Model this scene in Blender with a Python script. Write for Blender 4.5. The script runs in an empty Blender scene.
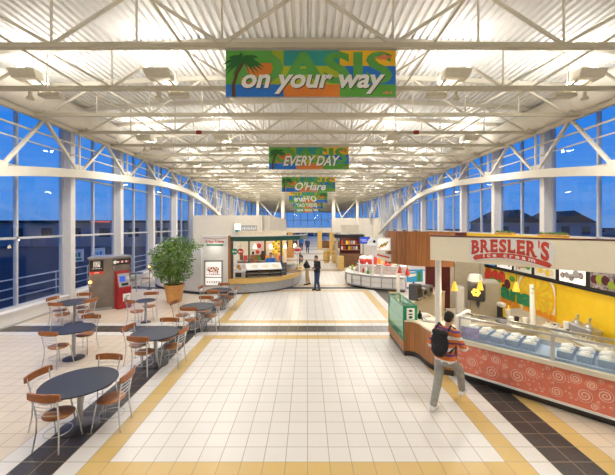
import bpy, math, random
from math import sin, cos, pi, sqrt, atan2, radians
from mathutils import Vector, Matrix
random.seed(7)
SC = bpy.context.scene
COL = SC.collection

# ------------------------------------------------------------------ camera
cam_d = bpy.data.cameras.new('camera')
cam = bpy.data.objects.new('camera', cam_d); COL.objects.link(cam)
cam.location = (0, 0, 3.28); cam.rotation_euler = (pi/2, 0, 0)
cam_d.sensor_fit = 'HORIZONTAL'; cam_d.sensor_width = 36
cam_d.lens = 326/615*36
cam_d.shift_y = -12.5/615
cam_d.clip_start = .05; cam_d.clip_end = 600
SC.camera = cam
# ------------------------------------------------------------------ dusk sky
world = bpy.data.worlds.new('dusk'); SC.world = world; world.use_nodes = True
wn = world.node_tree; wn.nodes.clear()
w_out = wn.nodes.new('ShaderNodeOutputWorld'); w_bg = wn.nodes.new('ShaderNodeBackground')
w_tc = wn.nodes.new('ShaderNodeTexCoord'); w_sep = wn.nodes.new('ShaderNodeSeparateXYZ')
w_rmp = wn.nodes.new('ShaderNodeValToRGB'); w_noi = wn.nodes.new('ShaderNodeTexNoise')
w_map = wn.nodes.new('ShaderNodeMapping'); w_mix = wn.nodes.new('ShaderNodeMixRGB')
w_cr = wn.nodes.new('ShaderNodeValToRGB')
wn.links.new(w_tc.outputs['Generated'], w_sep.inputs[0]); wn.links.new(w_sep.outputs['Z'], w_rmp.inputs[0])
e = w_rmp.color_ramp.elements
e[0].position = 0.0; e[0].color = (.095, .235, .56, 1); e[1].position = .55; e[1].color = (.012, .10, .50, 1)
x = e.new(.10); x.color = (.055, .235, .68, 1)
x = e.new(.25); x.color = (.026, .20, .68, 1)
wn.links.new(w_tc.outputs['Generated'], w_map.inputs[0]); w_map.inputs['Scale'].default_value = (2.2, 2.2, 9)
wn.links.new(w_map.outputs[0], w_noi.inputs[0]); w_noi.inputs['Scale'].default_value = 2.4; w_noi.inputs['Detail'].default_value = 5
wn.links.new(w_noi.outputs[0], w_cr.inputs[0])
w_cr.color_ramp.elements[0].position = .50; w_cr.color_ramp.elements[0].color = (0, 0, 0, 1)
w_cr.color_ramp.elements[1].position = .75; w_cr.color_ramp.elements[1].color = (.45, .45, .45, 1)
wn.links.new(w_cr.outputs[0], w_mix.inputs[0]); wn.links.new(w_rmp.outputs[0], w_mix.inputs[1]); w_mix.inputs[2].default_value = (.17, .33, .68, 1)
wn.links.new(w_mix.outputs[0], w_bg.inputs[0]); w_bg.inputs[1].default_value = 1.7
wn.links.new(w_bg.outputs[0], w_out.inputs[0])
# ------------------------------------------------------------------ exposure and lamp strengths
SC.view_settings.view_transform = 'Standard'; SC.view_settings.look = 'None'
SC.view_settings.gamma = 1; SC.view_settings.use_curve_mapping = False
SC.view_settings.exposure = -0.40
UPLIGHT_W = 120      # each ceiling uplight
DOWN_W = 148          # each fixture's downlight can
SHOP_W = 1.0         # scale of the lamps in the stalls
WARM = (1.0, .962, .91)

# ------------------------------------------------------------------ materials
def nt(name):
    m = bpy.data.materials.new(name); m.use_nodes = True
    return m, m.node_tree, m.node_tree.nodes['Principled BSDF']
def mat(name, c, rough=.5, metal=0, noise=0, scale=6, spec=.5, emit=None, es=0, stretch=None, bump=0):
    m, t, b = nt(name)
    b.inputs['Roughness'].default_value = rough; b.inputs['Metallic'].default_value = metal
    b.inputs['Specular IOR Level'].default_value = spec
    b.inputs['Base Color'].default_value = (*c, 1)
    if noise:
        tc = t.nodes.new('ShaderNodeTexCoord'); n = t.nodes.new('ShaderNodeTexNoise'); r = t.nodes.new('ShaderNodeValToRGB')
        n.inputs['Scale'].default_value = scale; n.inputs['Detail'].default_value = 4
        if stretch:
            mp = t.nodes.new('ShaderNodeMapping'); mp.inputs['Scale'].default_value = stretch
            t.links.new(tc.outputs['Object'], mp.inputs[0]); t.links.new(mp.outputs[0], n.inputs[0])
        else: t.links.new(tc.outputs['Object'], n.inputs[0])
        t.links.new(n.outputs[0], r.inputs[0])
        r.color_ramp.elements[0].position = .3; r.color_ramp.elements[1].position = .7
        r.color_ramp.elements[0].color = (*[v*(1-noise) for v in c], 1)
        r.color_ramp.elements[1].color = (*[min(1, v*(1+noise)) for v in c], 1)
        t.links.new(r.outputs[0], b.inputs['Base Color'])
        if bump:
            bp = t.nodes.new('ShaderNodeBump'); bp.inputs['Strength'].default_value = bump
            t.links.new(n.outputs[0], bp.inputs['Height']); t.links.new(bp.outputs[0], b.inputs['Normal'])
    if emit:
        b.inputs['Emission Color'].default_value = (*emit, 1); b.inputs['Emission Strength'].default_value = es
    return m
def glass_mat(name, tint, refl=1.0, rough=0.0):
    m = bpy.data.materials.new(name); m.use_nodes = True; t = m.node_tree; t.nodes.clear()
    o = t.nodes.new('ShaderNodeOutputMaterial'); mx = t.nodes.new('ShaderNodeMixShader'); fr = t.nodes.new('ShaderNodeLayerWeight')
    tr = t.nodes.new('ShaderNodeBsdfTransparent'); gl = t.nodes.new('ShaderNodeBsdfGlossy')
    tr.inputs[0].default_value = (*tint, 1); gl.inputs['Roughness'].default_value = rough
    pw = t.nodes.new('ShaderNodeMath'); pw.operation = 'POWER'; pw.inputs[1].default_value = 5      # Schlick, the same from both sides
    t.links.new(fr.outputs['Facing'], pw.inputs[0])
    ml = t.nodes.new('ShaderNodeMath'); ml.operation = 'MULTIPLY_ADD'; ml.inputs[1].default_value = .5*refl; ml.inputs[2].default_value = .04*refl; ml.use_clamp = True
    t.links.new(pw.outputs[0], ml.inputs[0]); t.links.new(ml.outputs[0], mx.inputs[0])
    t.links.new(tr.outputs[0], mx.inputs[1]); t.links.new(gl.outputs[0], mx.inputs[2]); t.links.new(mx.outputs[0], o.inputs[0])
    return m

M = dict(
 steel=mat('painted_steel', (.68, .64, .54), .45, noise=.04, scale=3),
 chord=mat('joist_chord_shaded', (.56, .52, .41), .45, noise=.04, scale=3),  # steel paint darkened: the shade on the chord undersides is put into the colour
 deck=mat('roof_deck', (.89, .88, .85), .5, noise=.03, scale=2),
 column=mat('column_paint', (.78, .75, .70), .5, noise=.03),
 mullion=mat('mullion_metal', (.62, .62, .62), .4, .3, noise=.03),
 duct=mat('duct_paint', (.83, .79, .70), .45, noise=.05, scale=2),
 hood=mat('fixture_hood', (.62, .57, .45), .5, noise=.05),
 plaster=mat('beige_plaster', (.80, .74, .62), .7, noise=.03),
 white=mat('white_laminate', (.84, .82, .79), .4, noise=.02),
 fascia=mat('cream_fascia', (.93, .84, .64), .5, noise=.02),
 cream=mat('cream_laminate', (.80, .72, .56), .4, noise=.03),
 chrome=mat('brushed_metal', (.62, .62, .63), .28, .9, noise=.05, scale=20),
 dmetal=mat('dark_metal', (.10, .10, .11), .4, .5, noise=.1),
 gmetal=mat('grey_metal', (.42, .42, .43), .35, .7, noise=.06),
 black=mat('black_plastic', (.012, .012, .014), .35, noise=.1),
 kick=mat('black_kickplate', (.035, .028, .028), .4, noise=.2),
 tabletop=mat('dark_blue_tabletop', (.012, .017, .034), .42, noise=.12, scale=40),
 wood=mat('chair_wood', (.34, .115, .03), .4, noise=.25, scale=4, stretch=(2, 12, 12)),
 seatwood=mat('seat_wood', (.42, .165, .05), .4, noise=.2, scale=4, stretch=(2, 12, 2)),
 drum=mat('fascia_wood', (.33, .125, .035), .4, noise=.28, scale=3, stretch=(9, 9, .5)),
 counterwood=mat('counter_wood', (.40, .17, .055), .38, noise=.25, scale=3, stretch=(9, 9, .5)),
 honey=mat('honey_wood', (.72, .47, .14), .4, noise=.12, scale=3, stretch=(2, 2, 12)),
 coral=mat('coral_panel', (.76, .21, .13), .4, noise=.08, scale=5),
 swirl=mat('swirl_print', (.92, .68, .56), .45, noise=.03),
 terracotta=mat('terracotta', (.62, .30, .085), .6, noise=.12, scale=5),
 soil=mat('soil', (.05, .03, .02), .9, noise=.4, scale=30),
 leaf=mat('leaf', (.15, .27, .045), .5, noise=.45, scale=3),
 bark=mat('bark', (.16, .10, .05), .8, noise=.3, scale=9),
 green=mat('dark_green_paint', (.012, .075, .045), .4, noise=.1),
 emerald=mat('green_enamel', (.01, .26, .13), .3, noise=.1),
 kgreen=mat('sign_green', (.02, .22, .10), .5, noise=.03),
 red=mat('sign_red', (.62, .045, .03), .4, noise=.05),
 bred=mat('letter_red', (.60, .065, .035), .4, noise=.04),
 atmred=mat('machine_red', (.36, .012, .016), .35, noise=.06),
 maroon=mat('maroon_wall', (.10, .012, .014), .6, noise=.15),
 maroonbox=mat('alarm_red', (.22, .012, .012), .5, noise=.05),
 kiosk=mat('kiosk_bronze', (.20, .165, .13), .55, noise=.15, scale=2.5),
 signwhite=mat('sign_white', (.86, .86, .83), .5, noise=.02),
 yellow=mat('yellow_wall', (.90, .60, .02), .5, noise=.03),
 amber=mat('amber_glass', (.85, .45, .03), .3, noise=.1, emit=(1, .5, .06), es=.9),
 redglass=mat('red_glass', (.5, .03, .015), .3, noise=.1, emit=(1, .06, .02), es=.08),
 bulb=mat('bulb_glow', (1, .8, .5), .4, emit=(1, .72, .38), es=14, noise=.01),
 litwhite=mat('lit_sign_face', (.9, .88, .85), .4, noise=.03, emit=(1, .96, .9), es=.75),
 screen=mat('screen_blue', (.02, .05, .3), .3, noise=.2, emit=(.03, .10, .75), es=.8),
 screen_sun=mat('screen_yellow', (.9, .6, .1), .3, noise=.2, emit=(1, .62, .08), es=1.3),
 redglow=mat('red_neon', (.8, .1, .1), .4, noise=.05, emit=(1, .12, .1), es=1.0),
 grey=mat('grey_plastic', (.38, .37, .36), .45, noise=.08),
 taupe=mat('taupe_panel', (.46, .41, .32), .5, noise=.05),
 mtaupe=mat('machine_taupe', (.27, .24, .18), .45, noise=.06),
 navy=mat('navy_cloth', (.035, .05, .12), .8, noise=.2, scale=20),
 jeans=mat('blue_denim', (.035, .06, .14), .85, noise=.25, scale=25),
 khaki=mat('khaki_cloth', (.42, .30, .16), .85, noise=.12, scale=20),
 greycloth=mat('grey_cloth', (.33, .32, .29), .85, noise=.12, scale=20),
 blackcloth=mat('black_cloth', (.014, .014, .018), .85, noise=.3, scale=20),
 skin=mat('skin', (.58, .32, .22), .55, noise=.06),
 hair=mat('dark_hair', (.02, .013, .01), .7, noise=.3, scale=30),
 shoe=mat('white_shoe', (.75, .74, .72), .5, noise=.06),
 dshoe=mat('dark_shoe', (.03, .022, .018), .5, noise=.2),
 tub=mat('ice_cream_tub', (.34, .44, .62), .35, noise=.06),
 scoop=mat('ice_cream', (.82, .80, .80), .6, noise=.1),
 lavender=mat('lavender_print', (.45, .40, .68), .5, noise=.25, scale=14),
 asphalt=mat('asphalt', (.028, .034, .05), .9, noise=.3, scale=.4),
 bldg=mat('dim_render', (.36, .33, .34), .8, noise=.15, scale=.3),
 broof=mat('dim_roof', (.05, .04, .045), .8, noise=.2),
 darkglass=mat('dark_window', (.02, .025, .04), .15, noise=.1),
 orange=mat('orange_print', (.85, .33, .02), .55, noise=.15, scale=8),
 lemon=mat('lemon_print', (.88, .62, .03), .5, noise=.12, scale=6),
 slice=mat('citrus_flesh', (.90, .50, .02), .5, noise=.12, scale=8),
 berry=mat('strawberry_print', (.62, .045, .02), .5, noise=.3, scale=9),
 plum=mat('plum_print', (.10, .01, .02), .5, noise=.3),
 lime=mat('leaf_green_print', (.07, .30, .03), .5, noise=.2, scale=6),
 skyblue=mat('blue_print', (.05, .42, .88), .5, noise=.08),
 pinkish=mat('pale_pink_display', (.80, .62, .55), .5, noise=.2, scale=9),
 donut=mat('glazed_dough', (.55, .27, .08), .4, noise=.35, scale=12),
 parchment=mat('parchment', (.80, .72, .55), .5, noise=.15, scale=10),
 photo=mat('menu_photo', (.32, .27, .26), .5, noise=.9, scale=16),
 pad=mat('brown_leather', (.20, .09, .035), .6, noise=.2),
 sconceglass=mat('sconce_shade', (.9, .55, .2), .4, noise=.05, emit=(1, .30, .05), es=3.5),
)
M['glass'] = glass_mat('window_glass', (.93, .96, .98), 1.0)
M['clear'] = glass_mat('display_glass', (.96, .98, .97), 1.0)
M['gglass'] = glass_mat('green_tinted_glass', (.84, .95, .89), 1.0)
# banner colours
for n, c in dict(bn_green=(.10, .36, .05), bn_olive=(.33, .42, .03), bn_teal=(.03, .30, .28), bn_yellow=(.85, .50, .02),
                 bn_orange=(.68, .20, .03), bn_lime=(.42, .50, .03), bn_blue=(.015, .16, .58), bn_letter=(.10, .36, .07),
                 bn_white=(.85, .85, .82), bn_shadow=(.06, .045, .03), bn_trunk=(.10, .045, .02), bn_palm=(.02, .13, .03),
                 bn_fish=(.72, .22, .10)).items():
    M[n] = mat(n, c, .75, noise=.07, scale=3)

# floor
class NX:
    """tiny expression helper on a node tree"""
    def __init__(s, t): s.t = t
    def m(s, op, *a):
        n = s.t.nodes.new('ShaderNodeMath'); n.operation = op
        for i, v in enumerate(a):
            if isinstance(v, (int, float)): n.inputs[i].default_value = v
            else: s.t.links.new(v, n.inputs[i])
        return n.outputs[0]
    def mix(s, f, a, b):
        n = s.t.nodes.new('ShaderNodeMixRGB')
        for i, v in enumerate((f, a, b)):
            if isinstance(v, tuple): n.inputs[i].default_value = (*v, 1)
            elif isinstance(v, (int, float)): n.inputs[i].default_value = v
            else: s.t.links.new(v, n.inputs[i])
        return n.outputs[0]
def floor_mat():
    m, t, b = nt('floor_tiles'); X = NX(t)
    tc = t.nodes.new('ShaderNodeTexCoord'); sp = t.nodes.new('ShaderNodeSeparateXYZ')
    t.links.new(tc.outputs['Object'], sp.inputs[0]); x, y = sp.outputs[0], sp.outputs[1]
    T = .3048
    u = X.m('ABSOLUTE', x)
    v = X.m('FLOORED_MODULO', X.m('SUBTRACT', y, 10.0), 22*T)
    dv = X.m('MINIMUM', X.m('SUBTRACT', v, 2*T), X.m('SUBTRACT', 22*T, v))
    du = X.m('SUBTRACT', X.m('ABSOLUTE', X.m('SUBTRACT', u, 12*T)), T)       # negative inside the dark strip
    d = X.m('MINIMUM', du, dv)
    dark = X.m('LESS_THAN', d, 0.0)
    centre = X.m('LESS_THAN', u, 12*T)
    right = X.m('MULTIPLY', X.m('GREATER_THAN', x, 12*T), X.m('LESS_THAN', du, T))
    ring2 = X.m('MULTIPLY', X.m('GREATER_THAN', d, T), X.m('LESS_THAN', d, 2*T))
    yel = X.m('MAXIMUM', X.m('MULTIPLY', ring2, centre), X.m('MULTIPLY', right, X.m('SUBTRACT', 1.0, dark)))
    white1 = X.m('LESS_THAN', d, T)
    noi = t.nodes.new('ShaderNodeTexNoise'); noi.inputs['Scale'].default_value = 22; noi.inputs['Detail'].default_value = 5
    t.links.new(tc.outputs['Object'], noi.inputs[0])
    cell = t.nodes.new('ShaderNodeTexWhiteNoise'); cell.noise_dimensions = '2D'
    cb = t.nodes.new('ShaderNodeCombineXYZ')
    t.links.new(X.m('FLOOR', X.m('DIVIDE', x, T)), cb.inputs[0]); t.links.new(X.m('FLOOR', X.m('DIVIDE', X.m('SUBTRACT', y, 10.0), T)), cb.inputs[1])
    t.links.new(cb.outputs[0], cell.inputs[0])
    outer = X.m('SUBTRACT', 1.0, X.m('MAXIMUM', centre, white1))
    col = X.mix(outer, (.79, .76, .72), (.73, .625, .49))
    col = X.mix(yel, col, (.66, .46, .17))
    col = X.mix(dark, col, X.mix(noi.outputs[0], (.010, .010, .012), (.085, .075, .072)))
    var = X.m('ADD', .965, X.m('MULTIPLY', cell.outputs[0], .045))
    hs = t.nodes.new('ShaderNodeHueSaturation'); t.links.new(var, hs.inputs['Value']); t.links.new(col, hs.inputs['Color'])
    def line(c):
        fr = X.m('FLOORED_MODULO', c, T)
        return X.m('LESS_THAN', X.m('MINIMUM', fr, X.m('SUBTRACT', T, fr)), .0055)
    gr = X.m('MAXIMUM', line(x), line(X.m('SUBTRACT', y, 10.0)))
    fin = X.mix(X.m('MULTIPLY', gr, .9), hs.outputs[0], (.36, .28, .17))
    t.links.new(fin, b.inputs['Base Color'])
    t.links.new(X.m('ADD', .24, X.m('MULTIPLY', noi.outputs[0], .16)), b.inputs['Roughness'])
    bp = t.nodes.new('ShaderNodeBump'); bp.inputs['Strength'].default_value = .12; bp.inputs['Distance'].default_value = .002
    t.links.new(X.m('SUBTRACT', 1.0, gr), bp.inputs['Height']); t.links.new(bp.outputs[0], b.inputs['Normal'])
    return m
M['floor'] = floor_mat()
def stripes_mat():
    m, t, b = nt('striped_jersey'); X = NX(t)
    tc = t.nodes.new('ShaderNodeTexCoord'); sp = t.nodes.new('ShaderNodeSeparateXYZ'); t.links.new(tc.outputs['Object'], sp.inputs[0])
    f = X.m('FLOORED_MODULO', sp.outputs[2], .21)
    c = X.mix(X.m('LESS_THAN', f, .06), (.66, .17, .035), (.80, .78, .76))
    c = X.mix(X.m('MULTIPLY', X.m('GREATER_THAN', f, .13), X.m('LESS_THAN', f, .165)), c, (.14, .06, .20))
    t.links.new(c, b.inputs['Base Color']); b.inputs['Roughness'].default_value = .85
    return m
M['stripes'] = stripes_mat()

# ------------------------------------------------------------------ mesh building
class MB:
    def __init__(s): s.v = []; s.f = []; s.m = []; s.mi = 0
    def mat(s, i): s.mi = i; return s
    def add(s, vs, fs):
        o = len(s.v); s.v += [tuple(p) for p in vs]; s.f += [tuple(i+o for i in f) for f in fs]; s.m += [s.mi]*len(fs); return s
    def box(s, c, d, rz=0, R=None):
        hx, hy, hz = d[0]/2, d[1]/2, d[2]/2
        vs = [Vector((a*hx, b*hy, e*hz)) for a in (-1, 1) for b in (-1, 1) for e in (-1, 1)]
        R = R or Matrix.Rotation(rz, 3, 'Z'); c = Vector(c)
        return s.add([R@p+c for p in vs], [(0, 1, 3, 2), (4, 6, 7, 5), (0, 4, 5, 1), (2, 3, 7, 6), (0, 2, 6, 4), (1, 5, 7, 3)])
    def b2(s, x0, x1, y0, y1, z0, z1): return s.box(((x0+x1)/2, (y0+y1)/2, (z0+z1)/2), (abs(x1-x0), abs(y1-y0), abs(z1-z0)))
    def bbox(s, c, d, bv=.01, rz=0):
        """box with chamfered vertical and top edges"""
        hx, hy, hz = d[0]/2, d[1]/2, d[2]/2; R = Matrix.Rotation(rz, 3, 'Z'); c = Vector(c)
        def ring(a, b, z, k): return [(-a+k, -b, z), (a-k, -b, z), (a, -b+k, z), (a, b-k, z), (a-k, b, z), (-a+k, b, z), (-a, b-k, z), (-a, -b+k, z)]
        rs = [ring(hx-bv, hy-bv, -hz, bv), ring(hx, hy, -hz+bv, bv), ring(hx, hy, hz-bv, bv), ring(hx-bv, hy-bv, hz, bv)]
        vs = [R@Vector(p)+c for r in rs for p in r]; fs = [tuple(range(7, -1, -1)), tuple(range(24, 32))]
        for k in range(3):
            for i in range(8): j = (i+1) % 8; fs.append((k*8+i, k*8+j, k*8+8+j, k*8+8+i))
        return s.add(vs, fs)
    def bar(s, p, q, w, h=None):
        """square bar between two points"""
        p, q = Vector(p), Vector(q); h = h or w; d = q-p; L = d.length
        if L < 1e-6: return s
        z = d/L; up = Vector((0, 0, 1)) if abs(z.z) < .95 else Vector((0, 1, 0))
        x = z.cross(up).normalized(); y = x.cross(z).normalized()
        R = Matrix((x, z, y)).transposed()
        return s.box((p+q)/2, (w, L, h), R=R)
    def tube(s, pts, r, n=8, cap=True, closed=False):
        pts = [Vector(p) for p in pts]; N = len(pts); rr = r if isinstance(r, (list, tuple)) else [r]*N
        vs = []; fs = []; prev = None
        for i, p in enumerate(pts):
            if closed: d = (pts[(i+1) % N]-pts[i-1])
            else: d = (pts[min(i+1, N-1)]-pts[max(i-1, 0)])
            if d.length < 1e-9: d = Vector((0, 0, 1))
            d.normalize()
            if prev is None:
                up = Vector((0, 0, 1)) if abs(d.z) < .9 else Vector((1, 0, 0)); a = d.cross(up).normalized()
            else:
                a = prev-d*prev.dot(d); a = a.normalized() if a.length > 1e-6 else d.orthogonal().normalized()
            prev = a; b = d.cross(a)
            for k in range(n): t = 2*pi*k/n; vs.append(p+(a*cos(t)+b*sin(t))*rr[i])
        for i in range(N if closed else N-1):
            j = (i+1) % N
            for k in range(n): l = (k+1) % n; fs.append((i*n+k, i*n+l, j*n+l, j*n+k))
        if cap and not closed: fs += [tuple(range(n-1, -1, -1)), tuple(range((N-1)*n, N*n))]
        return s.add(vs, fs)
    def lathe(s, prof, c=(0, 0, 0), n=24, sx=1, sy=1):
        vs = []; fs = []; c = Vector(c); K = len(prof)
        for r, z in prof:
            for k in range(n): t = 2*pi*k/n; vs.append(c+Vector((r*cos(t)*sx, r*sin(t)*sy, z)))
        for i in range(K-1):
            for k in range(n): l = (k+1) % n; fs.append((i*n+k, i*n+l, (i+1)*n+l, (i+1)*n+k))
        if prof[0][0] > 1e-5: fs.append(tuple(range(n-1, -1, -1)))
        if prof[-1][0] > 1e-5: fs.append(tuple(range((K-1)*n, K*n)))
        return s.add(vs, fs)
    def ball(s, c, r, n=12, k=8, R=None):
        r = r if isinstance(r, (tuple, list)) else (r, r, r); c = Vector(c); vs = []; fs = []; R = R or Matrix.Identity(3)
        for i in range(1, k):
            a = pi*i/k
            for j in range(n): t = 2*pi*j/n; vs.append(c+R@Vector((r[0]*sin(a)*cos(t), r[1]*sin(a)*sin(t), r[2]*cos(a))))
        top = len(vs); vs += [c+R@Vector((0, 0, r[2])), c-R@Vector((0, 0, r[2]))]
        for i in range(k-2):
            for j in range(n): l = (j+1) % n; fs.append((i*n+j, (i+1)*n+j, (i+1)*n+l, i*n+l))
        for j in range(n): l = (j+1) % n; fs.append((top, j, l)); fs.append((top+1, (k-2)*n+l, (k-2)*n+j))
        return s.add(vs, fs)
    def capsule(s, p, q, r0, r1, n=12, k=4):
        p, q = Vector(p), Vector(q); d = (q-p); d = d.normalized() if d.length > 1e-6 else Vector((0, 0, 1))
        pts = []; rr = []
        for i in range(k+1): a = pi/2*(1-i/k); pts.append(p-d*r0*sin(a)); rr.append(max(r0*cos(a), r0*.03))
        for i in range(k+1): a = pi/2*i/k; pts.append(q+d*r1*sin(a)); rr.append(max(r1*cos(a), r1*.03))
        return s.tube(pts, rr, n)
    def prism(s, poly, z0, z1, side=True):
        """closed plan outline extruded upward; z0/z1 numbers"""
        A = sum(poly[i][0]*poly[(i+1) % len(poly)][1]-poly[(i+1) % len(poly)][0]*poly[i][1] for i in range(len(poly)))
        if A < 0: poly = poly[::-1]
        n = len(poly); vs = [(x, y, z0) for x, y in poly]+[(x, y, z1) for x, y in poly]
        fs = [tuple(range(n-1, -1, -1)), tuple(range(n, 2*n))]+[(i, (i+1) % n, n+(i+1) % n, n+i) for i in range(n)]
        return s.add(vs, fs)
    def wall(s, path, th, z0, z1):
        """a vertical sheet of thickness th along a plan path (to its left)"""
        n = len(path); L = []
        for i, (x, y) in enumerate(path):
            a = path[max(i-1, 0)]; b = path[min(i+1, n-1)]; d = Vector((b[0]-a[0], b[1]-a[1])); d.normalize()
            L.append((x-d.y*th, y+d.x*th))
        vs = [(x, y, z) for z in (z0, z1) for x, y in path]+[(x, y, z) for z in (z0, z1) for x, y in L]; fs = []
        for i in range(n-1):
            fs += [(i, i+1, n+i+1, n+i), (2*n+i+1, 2*n+i, 3*n+i, 3*n+i+1), (n+i, n+i+1, 3*n+i+1, 3*n+i), (i+1, i, 2*n+i, 2*n+i+1)]
        fs += [(0, n, 3*n, 2*n), (n-1, 3*n-1, 4*n-1, 2*n-1)]
        return s.add(vs, fs)
    def flat(s, poly2, fr, off=0, th=.002):
        """polygon in a frame (origin, u, v, normal): thin extruded plate"""
        o, u, v, nrm = fr; n = len(poly2)
        A = sum(poly2[i][0]*poly2[(i+1) % n][1]-poly2[(i+1) % n][0]*poly2[i][1] for i in range(n))
        if A < 0: poly2 = poly2[::-1]
        vs = [o+u*a+v*b+nrm*(off+th) for a, b in poly2]+[o+u*a+v*b+nrm*off for a, b in poly2]
        fs = [tuple(range(n)), tuple(range(2*n-1, n-1, -1))]+[(i, n+i, n+(i+1) % n, (i+1) % n) for i in range(n)]
        return s.add(vs, fs)
    def rect(s, a0, a1, b0, b1, fr, off=0, th=.002): return s.flat([(a0, b0), (a1, b0), (a1, b1), (a0, b1)], fr, off, th)
    def disc(s, a, b, r, fr, off=0, th=.002, n=20, ry=None):
        return s.flat([(a+r*cos(2*pi*k/n), b+(ry or r)*sin(2*pi*k/n)) for k in range(n)], fr, off, th)
    def text(s, txt, fr, a, b, h, off=.004, bold=.0, shear=0, width=None, warp=None, mirror=False, th=.003):
        """letters on a frame; a,b = lower-left corner, h = cap height"""
        V2, F2, (x0, x1) = glyphs(txt, bold); k = h/.70; kx = k if width is None else width/(x1-x0)
        o, u, v, nrm = fr; P2 = []
        for px, py in V2:
            q = ((px-x0)*kx+shear*py*k, py*k)
            if warp: q = warp(*q)
            P2.append(q)
        if mirror:
            mx = max(q[0] for q in P2); P2 = [(mx-q[0], q[1]) for q in P2]; F2 = [f[::-1] for f in F2]
        n = len(P2)
        vs = [o+u*(a+q[0])+v*(b+q[1])+nrm*(off+th) for q in P2]+[o+u*(a+q[0])+v*(b+q[1])+nrm*off for q in P2]
        fs = [tuple(f) for f in F2]
        ed = {}
        for f in F2:
            for i in range(len(f)): ed[(f[i], f[(i+1) % len(f)])] = 1
        fs += [(j, i, i+n, j+n) for (i, j) in ed if (j, i) not in ed]
        return s.add(vs, fs)
_GL = {}
def glyphs(txt, bold):
    if (txt, bold) in _GL: return _GL[(txt, bold)]
    c = bpy.data.curves.new('letters', 'FONT'); c.body = txt; c.offset = bold; c.fill_mode = 'FRONT'; c.resolution_u = 3
    o = bpy.data.objects.new('letters', c); COL.objects.link(o)
    dg = bpy.context.evaluated_depsgraph_get(); me = bpy.data.meshes.new_from_object(o.evaluated_get(dg))
    V = [(p.co.x, p.co.y) for p in me.vertices]; F = []
    for f in me.polygons:
        ix = list(f.vertices)
        if f.normal.z < 0: ix = ix[::-1]
        F.append(ix)
    # weld doubles
    key = {}; remap = []; V2 = []
    for p in V:
        k = (round(p[0], 5), round(p[1], 5))
        if k not in key: key[k] = len(V2); V2.append(p)
        remap.append(key[k])
    F = [[remap[i] for i in f] for f in F]; F = [f for f in F if len(set(f)) == len(f)]
    bpy.data.objects.remove(o); bpy.data.meshes.remove(me); bpy.data.curves.remove(c)
    xs = [p[0] for p in V2]; _GL[(txt, bold)] = (V2, F, (min(xs), max(xs))); return _GL[(txt, bold)]
def frame(o, u, n=None, v=(0, 0, 1)):
    u = Vector(u).normalized(); v = Vector(v).normalized(); n = u.cross(v) if n is None else Vector(n)
    return (Vector(o), u, v, n.normalized())

WL = {}
def mats(ms): return [M[k] for k in (ms if isinstance(ms, (list, tuple)) else [ms])]
def link_mesh(name, mb, ms, parent, org, smooth):
    me = bpy.data.meshes.new(name)
    me.from_pydata([(v[0]-org[0], v[1]-org[1], v[2]-org[2]) for v in mb.v], [], mb.f)
    for m in mats(ms): me.materials.append(m)
    for p, i in zip(me.polygons, mb.m): p.material_index = i
    if smooth:
        for p in me.polygons: p.use_smooth = True
        try: me.set_sharp_from_angle(angle=radians(smooth if smooth > 1 else 40))
        except Exception: pass
    me.update()
    o = bpy.data.objects.new(name, me); COL.objects.link(o)
    return o
def thing(name, label, cat, loc=(0, 0, 0), rz=0, group=None):
    o = bpy.data.objects.new(name, None); COL.objects.link(o); o.empty_display_size = .1
    o.location = loc; o.rotation_euler = (0, 0, rz); o['label'] = label; o['category'] = cat
    if group: o['group'] = group
    WL[o.name] = tuple(loc); return o
def part(parent, name, mb, ms, smooth=0, local=False, label=None):
    """a part (or sub-part); mesh given in world coordinates unless local"""
    org = (0, 0, 0) if local else WL[parent.name]
    o = link_mesh(name, mb, ms, parent, org, smooth); o.parent = parent; WL[o.name] = org
    if label: o['label'] = label
    return o
def solo(name, mb, ms, label=None, cat=None, group=None, smooth=0, kind=None):
    """a thing (or a piece of the setting) that is one mesh, origin at its base"""
    xs, ys, zs = zip(*mb.v); org = ((min(xs)+max(xs))/2, (min(ys)+max(ys))/2, min(zs))
    o = link_mesh(name, mb, ms, None, org, smooth); o.location = org; WL[o.name] = org
    if label: o['label'] = label
    if cat: o['category'] = cat
    if group: o['group'] = group
    if kind: o['kind'] = kind
    return o
def struct(name, mb, ms, smooth=0):
    o = link_mesh(name, mb, ms, None, (0, 0, 0), smooth); o['kind'] = 'structure'; WL[o.name] = (0, 0, 0); return o
def dup(root, loc, rz, label):
    r = root.copy(); COL.objects.link(r); r.location = loc; r.rotation_euler = (0, 0, rz); r['label'] = label
    WL[r.name] = tuple(loc)
    for ch in list(root.children):
        c = ch.copy(); COL.objects.link(c); c.parent = r
        for g in list(ch.children):
            d = g.copy(); COL.objects.link(d); d.parent = c
    return r
def lamp(parent, kind, loc, watts, color=WARM, size=.3, rot=(0, 0, 0), name='lamp_light', size_y=None, spread=None, radius=None):
    l = bpy.data.lights.new(name, kind); l.energy = watts; l.color = color
    if kind == 'AREA':
        l.size = size
        if size_y: l.shape = 'RECTANGLE'; l.size_y = size_y
        if spread: l.spread = spread
    else: l.shadow_soft_size = radius or size
    o = bpy.data.objects.new(name, l); COL.objects.link(o)
    if parent is not None:
        o.parent = parent; w = WL[parent.name]; o.location = (loc[0]-w[0], loc[1]-w[1], loc[2]-w[2])
    else: o.location = loc
    o.rotation_euler = rot; return o
ONES = 'zeroth first second third fourth fifth sixth seventh eighth ninth tenth eleventh twelfth thirteenth fourteenth fifteenth sixteenth seventeenth eighteenth nineteenth'.split()
TENS = {20: 'twent', 30: 'thirt', 40: 'fort'}
def nth(n):
    if n < 20: return ONES[n]
    t = TENS[n//10*10]; return t+'ieth' if n % 10 == 0 else t+'y-'+ONES[n % 10]

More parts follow.
